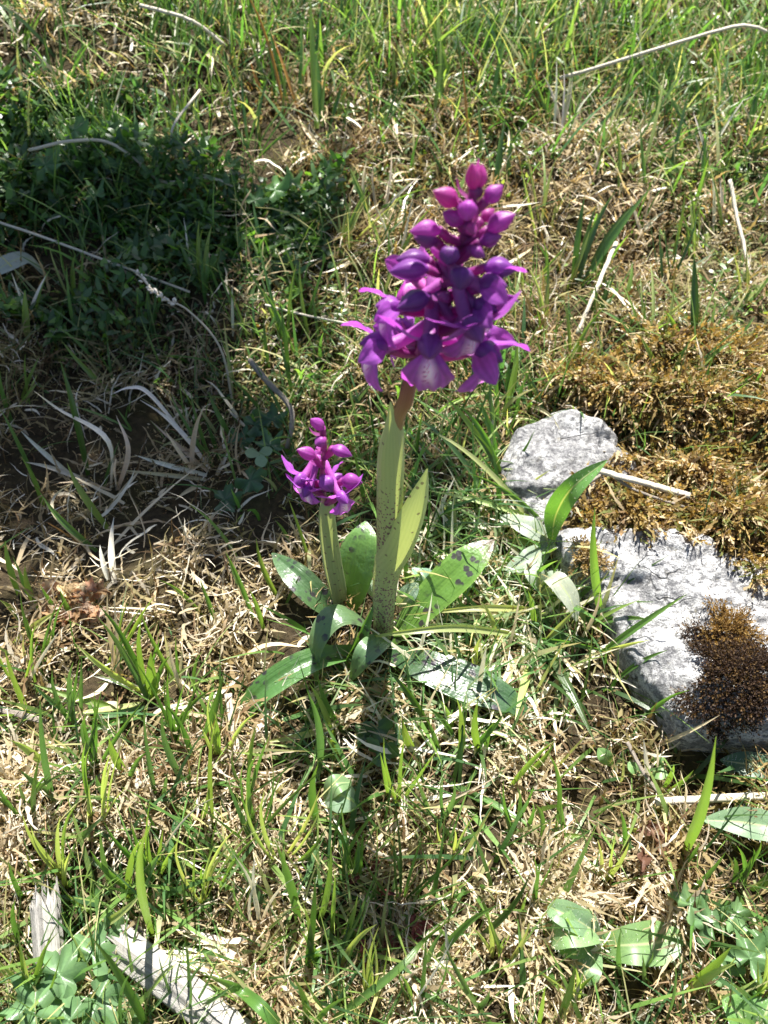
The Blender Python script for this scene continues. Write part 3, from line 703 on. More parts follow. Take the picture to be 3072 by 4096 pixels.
def orchid(name, label, base_px, stem_px, yfun, stem_w, stem_cols):
    bp = G(*base_px); root = empty(name, bp); tag(root, label, 'orchid')
    P0 = [PY(a, b, yfun(b)) for a, b in stem_px]; n = 46
    P = spline(P0, n); wpx = interp(stem_w, n); rad = np.array([wpx[i] / 2 * pxm(P[i]) for i in range(n)])
    V, F, T3, uv = tube(P, rad, 12, True, .04)
    sc = np.array([[np.interp(i / (n - 1), np.linspace(0, 1, len(stem_cols)), [c[q] for c in stem_cols]) for q in range(4)] for i in range(n)])
    C = np.vstack([np.repeat(sc, 12, 0), sc[0], sc[-1]])
    mesh('stem', V, F, M['sheath'], root, col=C, uv=uv, T3=T3)
    return root, P
YB = float(G(384, 634)[1])
yT = lambda py: YB + .006 * np.clip((640 - py) / 460, 0, 1)
PG = (.40, .45, .20)
tall, SP = orchid('orchid', 'tall early purple orchid with dense violet spike and purple-dotted stem', (384, 640),
    [(384, 648), (384, 629), (384, 576), (387, 549), (390, 495), (392, 454), (399, 414), (406, 400), (412, 375), (436, 308), (450, 267), (465, 232), (474, 199), (476, 182)], yT,
    [18, 17, 17, 16, 15, 14, 15, 16, 15, 11, 10, 9, 6, 4],
    [(.24, .30, .08, .75), (.26, .30, .11, .8), (.26, .30, .11, .7), (.27, .30, .12, .8), (.3, .3, .12, .5), (.32, .26, .12, .1), (.34, .20, .10, 0), (.30, .14, .08, 0), (.22, .08, .08, 0),
     (.10, .03, .06, 0), (.15, .03, .10, 0), (.30, .05, .20, 0), (.4, .06, .28, 0), (.45, .10, .35, 0)])
def stem_at(py, P=None):
    P = SP if P is None else P
    pys = []
    for p in P:
        d = p - CAMP; dep = np.dot(d, AX); v = np.dot(d, np.array([0, _sp, _cp])) / dep; pys.append(512 - v * FPX)
    i = int(np.argmin(np.abs(np.array(pys) - py))); return P[i]
def sheath(parent, keys, wpx, mid, half, spot, yf, col=PG, n=30):
    P = spline([PY(a, b, yf(b)) for a, b in keys], n); rp = smooth_interp(wpx, n)
    rad = np.array([max(rp[i], .6) / 2 * pxm(P[i]) for i in range(n)])
    V, F, uv = wrap_leaf(P, rad, interp(mid, n), interp(half, n))
    C = np.ones((len(V), 4)); C[:, :3] = np.array(col) * (.95 + .15 * uv[:, 1:2]); C[:, 3] = np.repeat(interp(spot, n), 13)
    return mesh('sheath_leaf', V, F, M['sheath'], parent, col=C, uv=uv)
dg = math.radians
sheath(tall, [(385, 600), (386, 560), (388, 530), (390, 495), (391, 454), (394, 425), (391, 401)], [17, 19, 23, 27, 27, 18, 2],
       [dg(-120)] * 4 + [dg(-125), dg(-140), dg(-150)], [dg(175)] * 3 + [dg(165), dg(150), dg(125), dg(80)], [.55, .75, .72, .45, .05, 0, 0], yT)
sheath(tall, [(383, 640), (384, 600), (387, 570), (396, 545), (406, 517), (416, 492), (427, 468)], [20, 23, 28, 36, 36, 26, 2],
       [dg(-80), dg(-70), dg(-50), dg(-25), dg(-30), dg(-40), dg(-50)], [dg(178), dg(175), dg(160), dg(130), dg(110), dg(95), dg(80)], [.75, .72, .5, .1, 0, 0, 0], yT)
OLF = (.085, .17, .05)
lf = lambda keys, wmm, col=OLF, **k: broad_leaf('basal_leaf', k.pop('root', tall), keys, wmm * .86, col, M['orchid_leaf'], **k)
lf([(384, 646, 0), (368, 624, 16), (345, 613, 27), (326, 622, 28), (314, 650, 20), (317, 690, 4)], 13, (.10, .17, .075), fold=.15, curl=.3, label='glossy spotted leaf arching over to the ground')
lf([(378, 652, 0), (350, 662, 6), (358, 640, 18), (373, 606, 32)], 11, fold=.8, curl=0)
lf([(390, 640, 4), (381, 640, 18), (364, 655, 22), (349, 682, 8)], 12, (.10, .17, .08), fold=.3, curl=.25)
lf([(378, 652, 0), (345, 655, 10), (308, 664, 17), (268, 688, 16), (248, 710, 11), (240, 738, 3)], 15, (.06, .14, .035), fold=.55, curl=.1)
lf([(388, 650, 0), (420, 664, 9), (460, 680, 10), (500, 696, 8), (532, 716, 3)], 20, (.04, .09, .035), fold=.25)
lf([(390, 640, 0), (413, 618, 9), (440, 590, 19), (468, 563, 27), (494, 540, 30)], 20, (.10, .20, .035), fold=.3, base=.4, peak=.65, tipcol=(.10, .06, .03), label='broad sunlit leaf with a browned tip')

Z1 = lambda zx, zy: (325 + .1356 * zx, 145 + .1356 * zy)
def bud(parent, P, b, t, dyb, dyt, wmm, col, yf, stalk=True, drop=10):
    (bx, by), (tx, ty) = b, t
    B = PY(bx, by, yf(by) + dyb / 1000); E = PY(tx, ty, yf(ty) + dyt / 1000)
    V, F, C = bud_mesh(B, E, wmm / 1000, jitcol(col, .12)); o = mesh('bud', V, F, M['petal'], parent, col=C); o['_w'] = [0, 0, 0]
    S = stem_at(by + drop, P); add_stalk(o, S, B + (E - B) * .06, .0010, .0011, MAG * .85)
    d = unit((E - B) * [1, 1, 0]); add_bract(o, S, d, .007, MAG * [.9, 1.4, .9])
    return o
pk = MAG * [1.1, 1.2, 1.05]; md = (MAG + VIO) / 2; dk = DKV * 1.05
for b, t, dyb, dyt, wm, c in [
    ((1095, 330), (1085, 130), 0, 0, 3.6, pk), ((1140, 320), (1160, 140), 1, 2, 3.0, pk),
    ((980, 430), (795, 340), 0, -2, 4.4, pk), ((1180, 420), (1312, 295), 0, 1, 3.9, md), ((1060, 420), (1040, 560), -4, -8, 4.6, md),
    ((1010, 580), (865, 490), -1, -1, 3.9, md), ((1150, 560), (1250, 470), 2, 4, 3.0, pk), ((1195, 630), (1405, 508), -1, -1, 4.6, md),
    ((850, 630), (622, 640), -2, -4, 4.5, md), ((820, 715), (655, 680), -3, -5, 3.9, md), ((1140, 715), (1305, 670), -2, -2, 4.0, md),
    ((930, 770), (900, 880), -6, -10, 5.0, dk), ((770, 850), (520, 845), -1, -3, 4.8, dk * 1.1), ((760, 910), (472, 935), -4, -6, 4.9, dk * 1.15),
    ((1170, 900), (1415, 925), -2, -3, 5.2, dk * 1.2), ((1020, 915), (990, 1070), -8, -13, 6.0, dk), ((770, 1110), (530, 1205), -6, -11, 5.4, dk * .95),
    ((1060, 590), (1110, 660), -3, -6, 3.0, pk), ((1080, 760), (1180, 830), -5, -7, 3.0, md)]:
    bud(tall, SP, Z1(*b), Z1(*t), dyb, dyt, wm, c, yT)
for zx, zy, dy, az, sc, c, tilt, sepp, lipc in [
    (1150, 1030, -4, 62, .9, VIO * 1.05, -.1, (1, 1), None),        # right, high
    (1110, 1180, -6, 50, .85, VIO, -.2, (1, 1), None),
    (540, 1200, -3, -70, .85, VIO * 1.1, -.05, (1, 1), None),          # left, middle
    (1050, 1290, -9, 22, 1.05, VIO, -.5, (1, 1), None),                  # long lip with white centre
    (450, 1480, -5, -70, 1.02, VIO * 1.1, 0.0, (1, 1), None),           # left, low
    (775, 1450, -11, -4, 1.12, VIO * .95, -.1, (1, 1), None),          # front centre
    (1110, 1500, -8, 50, 1.1, VIO, -.35, (1, 1), None),                 # right, low
    (1120, 1420, 3, 95, .9, VIO * 1.1, -.1, (1, 1), None),
    (640, 1400, 5, -120, .9, VIO * 1.1, 0, (1, 1), None),
    (700, 1010, 7, -150, .85, md * 1.1, 0, (1, 1), None)]:
    px, py = Z1(zx, zy); flower(tall, px, py, yT(py) + dy / 1000, az, stem_at(py + 12), sc * 1.3, c, tilt, lipc, sepp)

# small orchid
YS = float(G(340, 608)[1]); yS = lambda py: YS
Z2 = lambda zx, zy: (250 + .1356 * zx, 400 + .1356 * zy)
small, SS = orchid('orchid', 'small orchid with a loose short mauve spike and one spotted round leaf', (340, 610),
    [(342, 612), (339, 595), (332, 555), (327, 520), (325, 505), (322, 480), (324, 455), (323, 432), (320, 422)], yS, [9, 9, 9, 8, 7, 5.5, 4.5, 3.5, 2.5],
    [(.28, .32, .13, 0)] * 3 + [(.30, .30, .16, .05), (.32, .22, .20, .1), (.36, .14, .24, 0), (.4, .10, .26, 0), (.42, .12, .3, 0), (.42, .14, .3, 0)])
sheath(small, [(342, 612), (338, 590), (332, 560), (328, 530), (327, 505), (330, 500)], [13, 17, 19, 18, 14, 2], [dg(-95)] * 6, [dg(170), dg(160), dg(150), dg(140), dg(120), dg(60)], [.1, .05, 0, 0, 0, 0], yS, (.29, .33, .16))
lf([(343, 614, 0), (349, 595, 12), (356, 565, 26), (362, 540, 35), (366, 521, 37)], 20, (.10, .19, .05), root=small, fold=.22, curl=.25, base=.4, peak=.55, label='rounded leaf with blotchy dark purple spots')
lf([(340, 613, 0), (318, 598, 9), (295, 576, 15), (272, 553, 12)], 16, (.06, .12, .045), root=small, fold=.4, curl=.1, base=.5)
for b, t, dyb, dyt, wm, c in [((540, 210), (445, 140), 0, -1, 3.9, md), ((545, 290), (480, 330), -3, -6, 3.9, md), ((480, 420), (345, 365), -2, -3, 4.6, md),
                              ((600, 350), (755, 415), -1, -3, 4.3, md), ((530, 560), (610, 680), -7, -11, 5.6, dk * 1.3), ((680, 590), (830, 610), -2, -4, 6.0, md)]:
    bud(small, SS, Z2(*b), Z2(*t), dyb, dyt, wm, c, yS)
for zx, zy, dy, az, sc, c, tilt in [(400, 560, -3, -35, 1.0, VIO * 1.2, -.2), (440, 640, -6, -20, .9, VIO * 1.25, -.3), (660, 690, -5, 30, 1.05, VIO * 1.25, -.2), (590, 600, 3, 110, .9, VIO * 1.2, 0)]:
    px, py = Z2(zx, zy); flower(small, px, py, yS(py) + dy / 1000, az, stem_at(py + 8, SS), sc, c, tilt)

# ---------------------------------------------------------------- grass tufts that stand out one by one
BC = {'g': (.070, .155, .042), 'y': (.145, .23, .060), 'b': (.075, .145, .07), 'd': (.04, .085, .022), 's': (.58, .50, .34), 'w': (.72, .68, .57), 'o': (.34, .17, .06), 'p': (.30, .36, .16)}
SMOOTH_TIP = {'g': (1.5, 1.2, .9), 'y': (1.2, 1.1, 1), 'b': (1.2, 1.15, .8), 'd': (1.5, 1.3, 1), 's': (1, 1, 1), 'w': (1, 1, 1), 'o': (1.2, .8, .6), 'p': (1.1, 1.05, 1)}
def trace_blade(parent, bx, by, tx, ty, wpx, c, bend=.07, k=None, name='blade', via=()):
    wpx = wpx * (1.35 if by > 600 else 1.22); B = GH(bx, by) - np.array([0, 0, .0045]); Gt = GH(tx, ty) if ty > -40 else G(tx, max(ty, -40))
    if k is None: k = .38 + .45 * float(np.clip((by - 830) / 170, 0, 1)) if ty < by - 3 else 1.10
    if ty < by + 3 and k > .95: k = .9
    yt = B[1] + k * (Gt[1] - B[1]); d = ray(tx, ty); E = CAMP + d * (yt / d[1])
    zt = float(H(E[:1], E[1:2])[0][0])
    if E[2] < zt + .010: E = GH(tx, ty, .005)
    ln = np.linalg.norm(E - B); n = 12
    if via:
        pts = [B] + [GH(a, b, .004 + z_ / 1000) for a, b, z_ in via] + [E]
    else:
        sd = unit(np.cross(E - B, [0, 0, 1]) + 1e-6) * ln * rng.uniform(-.05, .05)
        pts = [B, B + (E - B) * .35 + np.array([0, 0, 1]) * ln * bend * .9 + sd, B + (E - B) * .7 + np.array([0, 0, 1]) * ln * bend * .85 + sd, E]
    P = spline(pts, n if not via else 20); n = len(P)
    v = np.linspace(0, 1, n); W = np.clip(np.minimum(1, .5 + 1.3 * v) * (1 - v ** 1.9), .03, 1) * wpx * pxm(P[n // 2])
    t = unit(E - B); vd = unit(P[n // 2] - CAMP); s0 = unit(np.cross(t, vd)); q = np.cross(t, s0); a = rng.uniform(-.6, .6)
    V, F, uv = ribbon(P, W, s0 * math.cos(a) + q * math.sin(a), .48, 5, 0, .05, rng.uniform(-.7, .7))
    col = jitcol(BC[c], .2); f = uv[:, 1:2] ** 3
    C = np.clip(col * (1 - f) + col * np.array(SMOOTH_TIP[c]) * f, 0, 1)
    return mesh(name, V, F, M['straw'] if c in 'sw' else M['blade'], parent, col=C, uv=uv)
def tuft(label, bl, group=None, name='grass_tuft', cat='grass tuft'):
    c = np.mean([[b[0], b[1]] for b in bl], 0); root = empty(name, GH(*c))
    tag(root, label, cat, group)
    for b in bl:
        kw = b[6] if len(b) > 6 and isinstance(b[6], dict) else {}
        trace_blade(root, *b[:6], **kw)
    return root
def via(*p): return {'via': p}
tuft('lush spreading grass tuft with wide bright blades left of the orchid rosette', [
    (144, 693, 96, 615, 8, 'b'), (146, 690, 98, 604, 6, 'g'), (146, 694, 141, 620, 6, 'y'), (150, 694, 151, 652, 12, 'y'), (130, 708, 30, 683, 7, 'y'), (140, 688, 75, 643, 7, 'p'),
    (140, 686, 93, 676, 6, 'w', {'k': .8}), (142, 704, 90, 719, 7, 'b'), (138, 700, 63, 714, 7, 'p', {'k': .95}), (152, 695, 171, 655, 5, 'g'), (155, 690, 199, 661, 4, 'p'), (148, 700, 120, 648, 5, 'b'), (150, 690, 160, 640, 4, 'g'), (140, 712, 60, 745, 6, 'g'), (150, 712, 180, 735, 5, 'd')])
tuft('upright grass blades in the mossy turf below the spreading tuft', [
    (199, 744, 224, 671, 9, 'g'), (126, 776, 109, 738, 9, 'y'), (124, 790, 147, 752, 6, 'g'), (154, 799, 144, 703, 7, 'b'), (191, 764, 163, 701, 6, 'g'), (188, 790, 162, 712, 7, 'b'), (211, 820, 214, 723, 5, 'y'), (200, 815, 209, 783, 6, 'y'), (115, 800, 96, 775, 7, 'b'), (160, 800, 168, 770, 5, 'b')])
tuft('group of upright fresh blades beside the bleached log', [
    (305, 970, 315, 873, 8, 'g'), (298, 921, 275, 840, 10, 'g'), (318, 922, 331, 841, 7, 'y'), (331, 932, 335, 866, 6, 'y'), (343, 936, 358, 894, 7, 'y'), (276, 898, 225, 889, 8, 'b', {'k': .9}), (258, 888, 227, 840, 8, 'b'),
    (306, 1024, 291, 974, 8, 'd'), (310, 965, 302, 900, 8, 'y'), (340, 965, 377, 924, 6, 'p'), (318, 960, 300, 930, 7, 'g'), (345, 950, 362, 962, 5, 'p', {'k': 1.1})])
tuft('long thick grass stalk curving low across the moss with dry pink tip', [(318, 1030, 455, 916, 8, 'g', {'via': ((360, 1000, 12), (400, 968, 18), (425, 940, 20))}), (310, 1030, 355, 995, 6, 'g')])
tuft('very thick grass blades crossing over the bleached log', [(300, 1060, 205, 975, 13, 'g', {'via': ((265, 1012, 16), (235, 988, 14))}), (150, 1040, 90, 935, 9, 'g'), (175, 960, 145, 1010, 3, 'd', {'k': 1.15}), (120, 1040, 140, 965, 4, 'b')])
tuft('pair of stout blades leaning right on the dry moss below the orchid', [(429, 974, 500, 904, 8, 'g'), (426, 975, 444, 930, 6, 'b'), (480, 1006, 442, 941, 6, 'b'), (475, 1010, 490, 990, 6, 'b')])
tuft('short grass blades pushing up through the straw right below the rosette', [
    (432, 728, 387, 669, 7, 'd', {'k': .6}), (457, 738, 428, 707, 6, 'g'), (461, 755, 456, 696, 8, 'y'), (481, 749, 478, 700, 8, 'y'), (453, 725, 441, 701, 6, 'y'), (476, 666, 481, 637, 6, 'p'), (525, 774, 554, 743, 6, 'y'), (416, 749, 402, 718, 9, 'y'), (470, 745, 505, 712, 6, 'g'), (440, 752, 424, 716, 5, 'g'), (487, 748, 494, 722, 6, 'g')])
tuft('slim blades rising in front of the glossy arching leaf', [
    (333, 734, 309, 683, 7, 'y'), (343, 728, 317, 674, 6, 'g'), (318, 770, 307, 690, 8, 'b'), (330, 724, 261, 742, 7, 'p', {'k': 1.05}), (305, 720, 330, 690, 5, 'g'), (345, 760, 322, 735, 8, 'y'), (318, 825, 318, 764, 9, 'g'), (314, 828, 305, 890, 9, 'b', {'k': 1.06})])
tuft('thick grass blade lying across the foot of the tall orchid', [(540, 634, 353, 640, 8, 'p', {'via': ((463, 628, 14), (405, 632, 18))}), (545, 630, 600, 644, 7, 'g', {'k': 1.0}), (540, 605, 406, 615, 7, 'p', {'via': ((480, 608, 12),)}), (530, 612, 440, 610, 5, 's', {'k': .9}), (474, 599, 434, 557, 8, 'y'), (480, 590, 455, 560, 6, 'g'), (470, 640, 420, 690, 6, 's', {'k': 1.1}), (500, 640, 480, 600, 6, 'p')])
tuft('tall yellow green blade standing against the pale lichen stone', [(603, 612, 595, 507, 9, 'y'), (602, 628, 549, 590, 9, 'y', {'k': .6}), (595, 655, 687, 594, 7, 'g', {'k': .55}), (591, 621, 654, 621, 6, 'g', {'k': .9}), (529, 634, 614, 654, 7, 'g', {'k': 1.1}), (537, 628, 528, 590, 6, 'y'), (545, 640, 575, 610, 6, 'p')])
tuft('dark broad blade hanging in the gap before the pale stone', [(545, 640, 596, 744, 10, 'd', {'k': 1.1}), (535, 657, 515, 720, 9, 'p', {'k': 1.12}), (556, 650, 560, 690, 7, 'b', {'k': 1.1}), (548, 640, 590, 700, 4, 'w', {'k': 1.1}), (520, 650, 500, 690, 6, 'w', {'k': 1.1})])
tuft('grass blades fanning up left of the rounded grey stone', [
    (505, 478, 442, 393, 8, 'y'), (503, 470, 456, 402, 7, 'g'), (492, 500, 411, 414, 7, 'b'), (542, 532, 416, 424, 7, 'p', {'k': .6}), (546, 518, 465, 472, 6, 'g', {'k': .6}), (540, 515, 426, 490, 6, 'p', {'k': .75}), (504, 412, 516, 338, 8, 'y'), (510, 400, 510, 360, 6, 'g'), (500, 460, 480, 400, 7, 'g'), (498, 440, 490, 380, 6, 'b'), (500, 420, 495, 350, 5, 'g'), (508, 490, 470, 430, 8, 'd'), (520, 500, 478, 452, 6, 'g'), (515, 415, 530, 370, 5, 'g')])
tuft('strong leek-green tuft beside the violet spike', [
    (574, 280, 585, 194, 7, 'g'), (576, 278, 598, 200, 7, 'b'), (578, 280, 616, 190, 7, 'b'), (582, 282, 651, 187, 9, 'g'), (572, 278, 602, 210, 6, 'g'), (586, 276, 640, 200, 6, 'd'), (568, 285, 590, 230, 5, 'y'), (600, 270, 625, 215, 5, 'g')])
tuft('upright bright tuft in the shaded turf left of the spike', [
    (201, 286, 199, 219, 7, 'y'), (198, 285, 178, 238, 6, 'g'), (204, 285, 212, 225, 6, 'y'), (206, 284, 190, 250, 5, 'g'), (210, 283, 222, 240, 5, 'd'), (203, 290, 208, 250, 6, 'g')])
tuft('slender upright blades in the shade just left of the orchid spike', [
    (285, 345, 256, 230, 4, 'g'), (287, 340, 297, 262, 4, 'y'), (280, 330, 262, 290, 4, 'y'), (300, 330, 326, 254, 4, 'g'), (295, 350, 258, 285, 5, 'g'), (310, 340, 300, 255, 4, 'y'), (320, 345, 312, 290, 4, 'g'), (295, 378, 343, 370, 8, 'g', {'k': .9}), (290, 380, 280, 300, 5, 'd'), (330, 335, 345, 300, 4, 'g'), (275, 320, 240, 260, 4, 'd')])
tuft('tall pale blade towering over the turf at the back', [(316, 122, 310, -14, 9, 'y', {'k': .25}), (319, 118, 311, 40, 6, 'g'), (338, 115, 348, 88, 6, 'y'), (330, 118, 345, 80, 5, 'g'), (322, 120, 330, 60, 4, 'y')])
tuft('thin upright grass at the back with orange dried blades', [(285, 110, 245, -10, 4, 'o'), (290, 105, 265, 10, 4, 'g'), (300, 112, 270, 30, 4, 'o'), (275, 100, 262, 20, 4, 'g'), (268, 95, 240, 20, 4, 'y'), (296, 100, 300, 20, 4, 'g'), (282, 112, 290, 50, 3, 'y'), (270, 110, 250, 60, 4, 'o')])
tuft('long upright blades behind the tip of the violet spike', [(430, 130, 440, 30, 5, 'y'), (444, 110, 438, -10, 6, 'y'), (450, 80, 420, 0, 8, 'y'), (475, 120, 455, 20, 4, 'g'), (486, 80, 490, 10, 6, 'y'), (492, 110, 510, 25, 5, 'g'), (470, 150, 462, 60, 3, 'o'), (480, 165, 478, 100, 4, 'y'), (500, 180, 505, 120, 5, 'b'), (506, 185, 512, 130, 5, 'g'), (496, 185, 500, 135, 6, 'g'), (520, 120, 545, 20, 4, 'g'), (530, 100, 535, 10, 5, 'y')])
tuft('thin grass on the sunny bank above the white straw', [(700, 120, 690, 60, 4, 'g'), (690, 150, 705, 85, 4, 'y'), (670, 170, 690, 90, 4, 'b'), (640, 180, 665, 70, 4, 'p'), (650, 200, 640, 120, 4, 'g'), (620, 190, 612, 120, 4, 'y'), (720, 100, 712, 30, 5, 'y'), (740, 90, 760, 30, 5, 'g'), (675, 60, 660, 0, 6, 'y'), (620, 60, 625, 0, 5, 'g'), (590, 60, 570, 0, 5, 'b'), (630, 150, 700, 40, 3, 'g'), (610, 130, 640, 50, 3, 'p')])
tuft('single dark upright blade with fine grass among the golden moss', [(696, 341, 694, 254, 9, 'd', {'k': .3}), (727, 350, 755, 316, 5, 'g'), (710, 345, 716, 300, 4, 'y'), (685, 345, 664, 310, 6, 'y'), (700, 350, 660, 330, 6, 'y'), (715, 400, 760, 370, 5, 'g'), (690, 350, 740, 320, 5, 'g'), (640, 350, 620, 320, 5, 'g')])
tuft('spreading light green blades along the upper edge of the golden moss', [(665, 375, 640, 335, 6, 'y'), (680, 378, 720, 350, 6, 'y'), (690, 380, 735, 340, 6, 'g'), (672, 380, 690, 340, 5, 'g'), (700, 390, 740, 410, 7, 'p', {'k': 1.05}), (700, 400, 730, 372, 5, 'o'), (650, 390, 652, 370, 5, 'y'), (695, 405, 690, 390, 6, 'y'), (640, 330, 600, 310, 5, 'g'), (625, 300, 632, 262, 5, 'y')])
tuft('big hairy yellow green blade standing below the pale stone', [(687, 852, 716, 736, 13, 'y', {'k': .3}), (683, 830, 707, 817, 6, 'g'), (670, 840, 615, 828, 7, 'p', {'k': .9}), (682, 868, 641, 896, 8, 'p', {'k': 1.1}), (689, 895, 726, 852, 5, 'g'), (680, 870, 700, 842, 5, 'g')])
tuft('thin grass sprigs in the dry moss between rosette and white stalk', [(542, 843, 535, 804, 6, 'g'), (545, 838, 590, 838, 6, 'y', {'k': .95}), (470, 788, 540, 833, 7, 'g', {'k': 1.05}), (509, 787, 554, 741, 6, 'y'), (558, 831, 547, 751, 5, 'g'), (565, 835, 560, 800, 5, 'g'), (475, 940, 531, 872, 7, 'd'), (628, 845, 620, 810, 5, 'g'), (500, 805, 439, 776, 9, 'g', {'k': .85})])
tuft('stout pale blades in the turf by the lobed leaves', [(692, 986, 731, 947, 11, 'y'), (688, 995, 738, 962, 8, 'p'), (698, 900, 690, 960, 4, 'g', {'k': 1.1}), (670, 1020, 675, 960, 4, 'b'), (560, 1020, 575, 965, 8, 'd'), (540, 1030, 545, 985, 5, 'y')])
tuft('sunlit upright blade with dry curling leaves in the shaded hollow', [
    (107, 526, 67, 463, 8, 'y'), (94, 546, 40, 492, 7, 'g'), (108, 483, 34, 391, 7, 'w', via((106, 440, 22), (60, 411, 22))), (115, 485, 116, 415, 6, 's', via((128, 450, 16),)), (85, 545, 74, 482, 4, 's', via((55, 515, 14), (56, 495, 16))), (112, 579, 114, 517, 8, 'w', {'k': .7}),
    (112, 391, 61, 340, 6, 'y'), (95, 480, 25, 462, 6, 'w', {'k': .8}), (75, 475, 20, 430, 6, 'w', {'k': .8}), (99, 553, 206, 461, 4, 's', {'k': .95}), (110, 500, 140, 470, 5, 's', {'k': .8}), (85, 470, 60, 360, 8, 'd'), (100, 490, 120, 440, 4, 'd'), (105, 575, 100, 545, 6, 'w', {'k': .6})])
tuft('grey dead grass clump splayed in the shade left of the small orchid', [
    (208, 464, 140, 400, 6, 'w', {'k': .7}), (206, 466, 150, 420, 5, 's', {'k': .8}), (205, 470, 135, 455, 6, 'w', {'k': .8}), (204, 474, 120, 470, 6, 's', {'k': .9}), (210, 460, 168, 391, 5, 'g'), (212, 462, 190, 388, 5, 'g'), (233, 436, 208, 391, 6, 'g'), (190, 470, 205, 405, 6, 's'), (195, 470, 165, 430, 5, 's'), (215, 470, 230, 450, 5, 'w'), (200, 480, 175, 500, 5, 's', {'k': 1.1}), (218, 455, 205, 420, 5, 'd'), (190, 440, 110, 395, 5, 'w', via((150, 395, 18), (130, 388, 20)))])
tuft('bright grass blades along the edge of the shade at the small orchid', [(309, 559, 289, 500, 5, 'y', {'k': .3}), (278, 595, 256, 538, 6, 'y'), (252, 614, 225, 551, 5, 'g'), (262, 625, 250, 590, 5, 'y'), (240, 590, 228, 560, 4, 'b'), (285, 600, 300, 575, 4, 'g'), (215, 620, 200, 580, 5, 'g'), (200, 610, 160, 580, 4, 'y'), (290, 540, 275, 520, 4, 'g'), (240, 560, 190, 505, 4, 'y')])
tuft('bright short grass on the near lip of the shaded hollow', [(25, 336, 25, 290, 8, 'y'), (40, 500, 20, 455, 6, 'y'), (30, 470, 0, 408, 5, 'g'), (15, 590, 5, 540, 7, 'y'), (28, 600, 12, 555, 7, 'g'), (38, 610, 25, 565, 7, 'y'), (20, 620, 0, 600, 7, 'y'), (60, 615, 40, 585, 6, 'g'), (10, 420, 0, 370, 5, 'g'), (45, 625, 20, 640, 9, 'p', {'k': 1.1}), (75, 620, 60, 590, 6, 'g'), (10, 640, 60, 610, 8, 'p')])
tuft('bluish folded blades in the moss at the foot of the pale moss mound', [(45, 770, 10, 740, 9, 'p'), (60, 800, 20, 770, 8, 'b'), (50, 800, 40, 700, 7, 'b'), (30, 720, 5, 650, 6, 'y'), (70, 850, 130, 888, 6, 'b', {'k': 1.05}), (75, 840, 105, 815, 7, 'b'), (110, 890, 100, 830, 6, 'b'), (125, 900, 145, 835, 8, 'y'), (150, 935, 146, 830, 10, 'y', {'k': .3}), (95, 925, 145, 890, 8, 'p'), (130, 890, 90, 850, 6, 'g'), (20, 900, 8, 860, 5, 'g'), (20, 950, 15, 900, 6, 'g'), (140, 880, 165, 850, 6, 'b')])
tuft('dry grass blades laid over the rosette of the tall orchid', [(520, 655, 430, 685, 5, 'w', {'k': 1.1}), (480, 690, 487, 645, 5, 'w'), (505, 680, 415, 752, 6, 'w', {'k': 1.1}), (530, 660, 440, 720, 4, 's', {'k': 1.1}), (500, 610, 420, 640, 6, 's', {'k': 1.0}), (490, 640, 405, 685, 6, 's', {'k': 1.1}), (535, 690, 470, 700, 4, 'w', {'k': 1.05}), (500, 620, 540, 650, 5, 'w', {'k': 1.05}), (510, 725, 440, 745, 5, 'w', {'k': 1.05}), (395, 800, 475, 790, 5, 'w', {'k': .9}), (400, 815, 500, 775, 4, 's'), (430, 780, 380, 785, 6, 's', {'k': .95}), (450, 800, 390, 850, 4, 's', {'k': 1.1})], name='dry_grass_tuft', cat='dry grass')
tuft('fine needle-leaved grass tuft above the red withered leaves', [(399 + dx, 900 + dy, tx, ty, 3, c) for dx, dy, tx, ty, c in [
    (0, 0, 386, 838, 'g'), (2, 0, 392, 790, 'd'), (-3, 2, 360, 850, 'd'), (4, 2, 425, 830, 'g'), (6, 3, 477, 832, 'g'), (5, 4, 470, 880, 'g'), (-1, 1, 395, 815, 'd'), (2, 3, 440, 870, 'd'), (-4, 2, 355, 880, 'd'), (3, 4, 448, 905, 'g')]], name='fescue_tuft')

tuft('loose grass leaning over the near edge of the pale stone', [(575, 600, 612, 575, 5, 'g'), (585, 625, 640, 600, 5, 'y'), (600, 650, 650, 640, 5, 'p', {'k': .8}), (615, 680, 668, 650, 5, 'g'), (580, 640, 600, 590, 4, 's'), (640, 720, 690, 690, 5, 'g'), (560, 560, 600, 545, 5, 'p', {'k': .8}), (655, 745, 720, 715, 4, 's'), (595, 670, 640, 690, 4, 'w', {'k': 1.0}), (500, 480, 535, 430, 5, 'g'), (505, 495, 550, 470, 4, 'p', {'k': .7}), (530, 400, 560, 430, 4, 's', {'k': 1.05})])
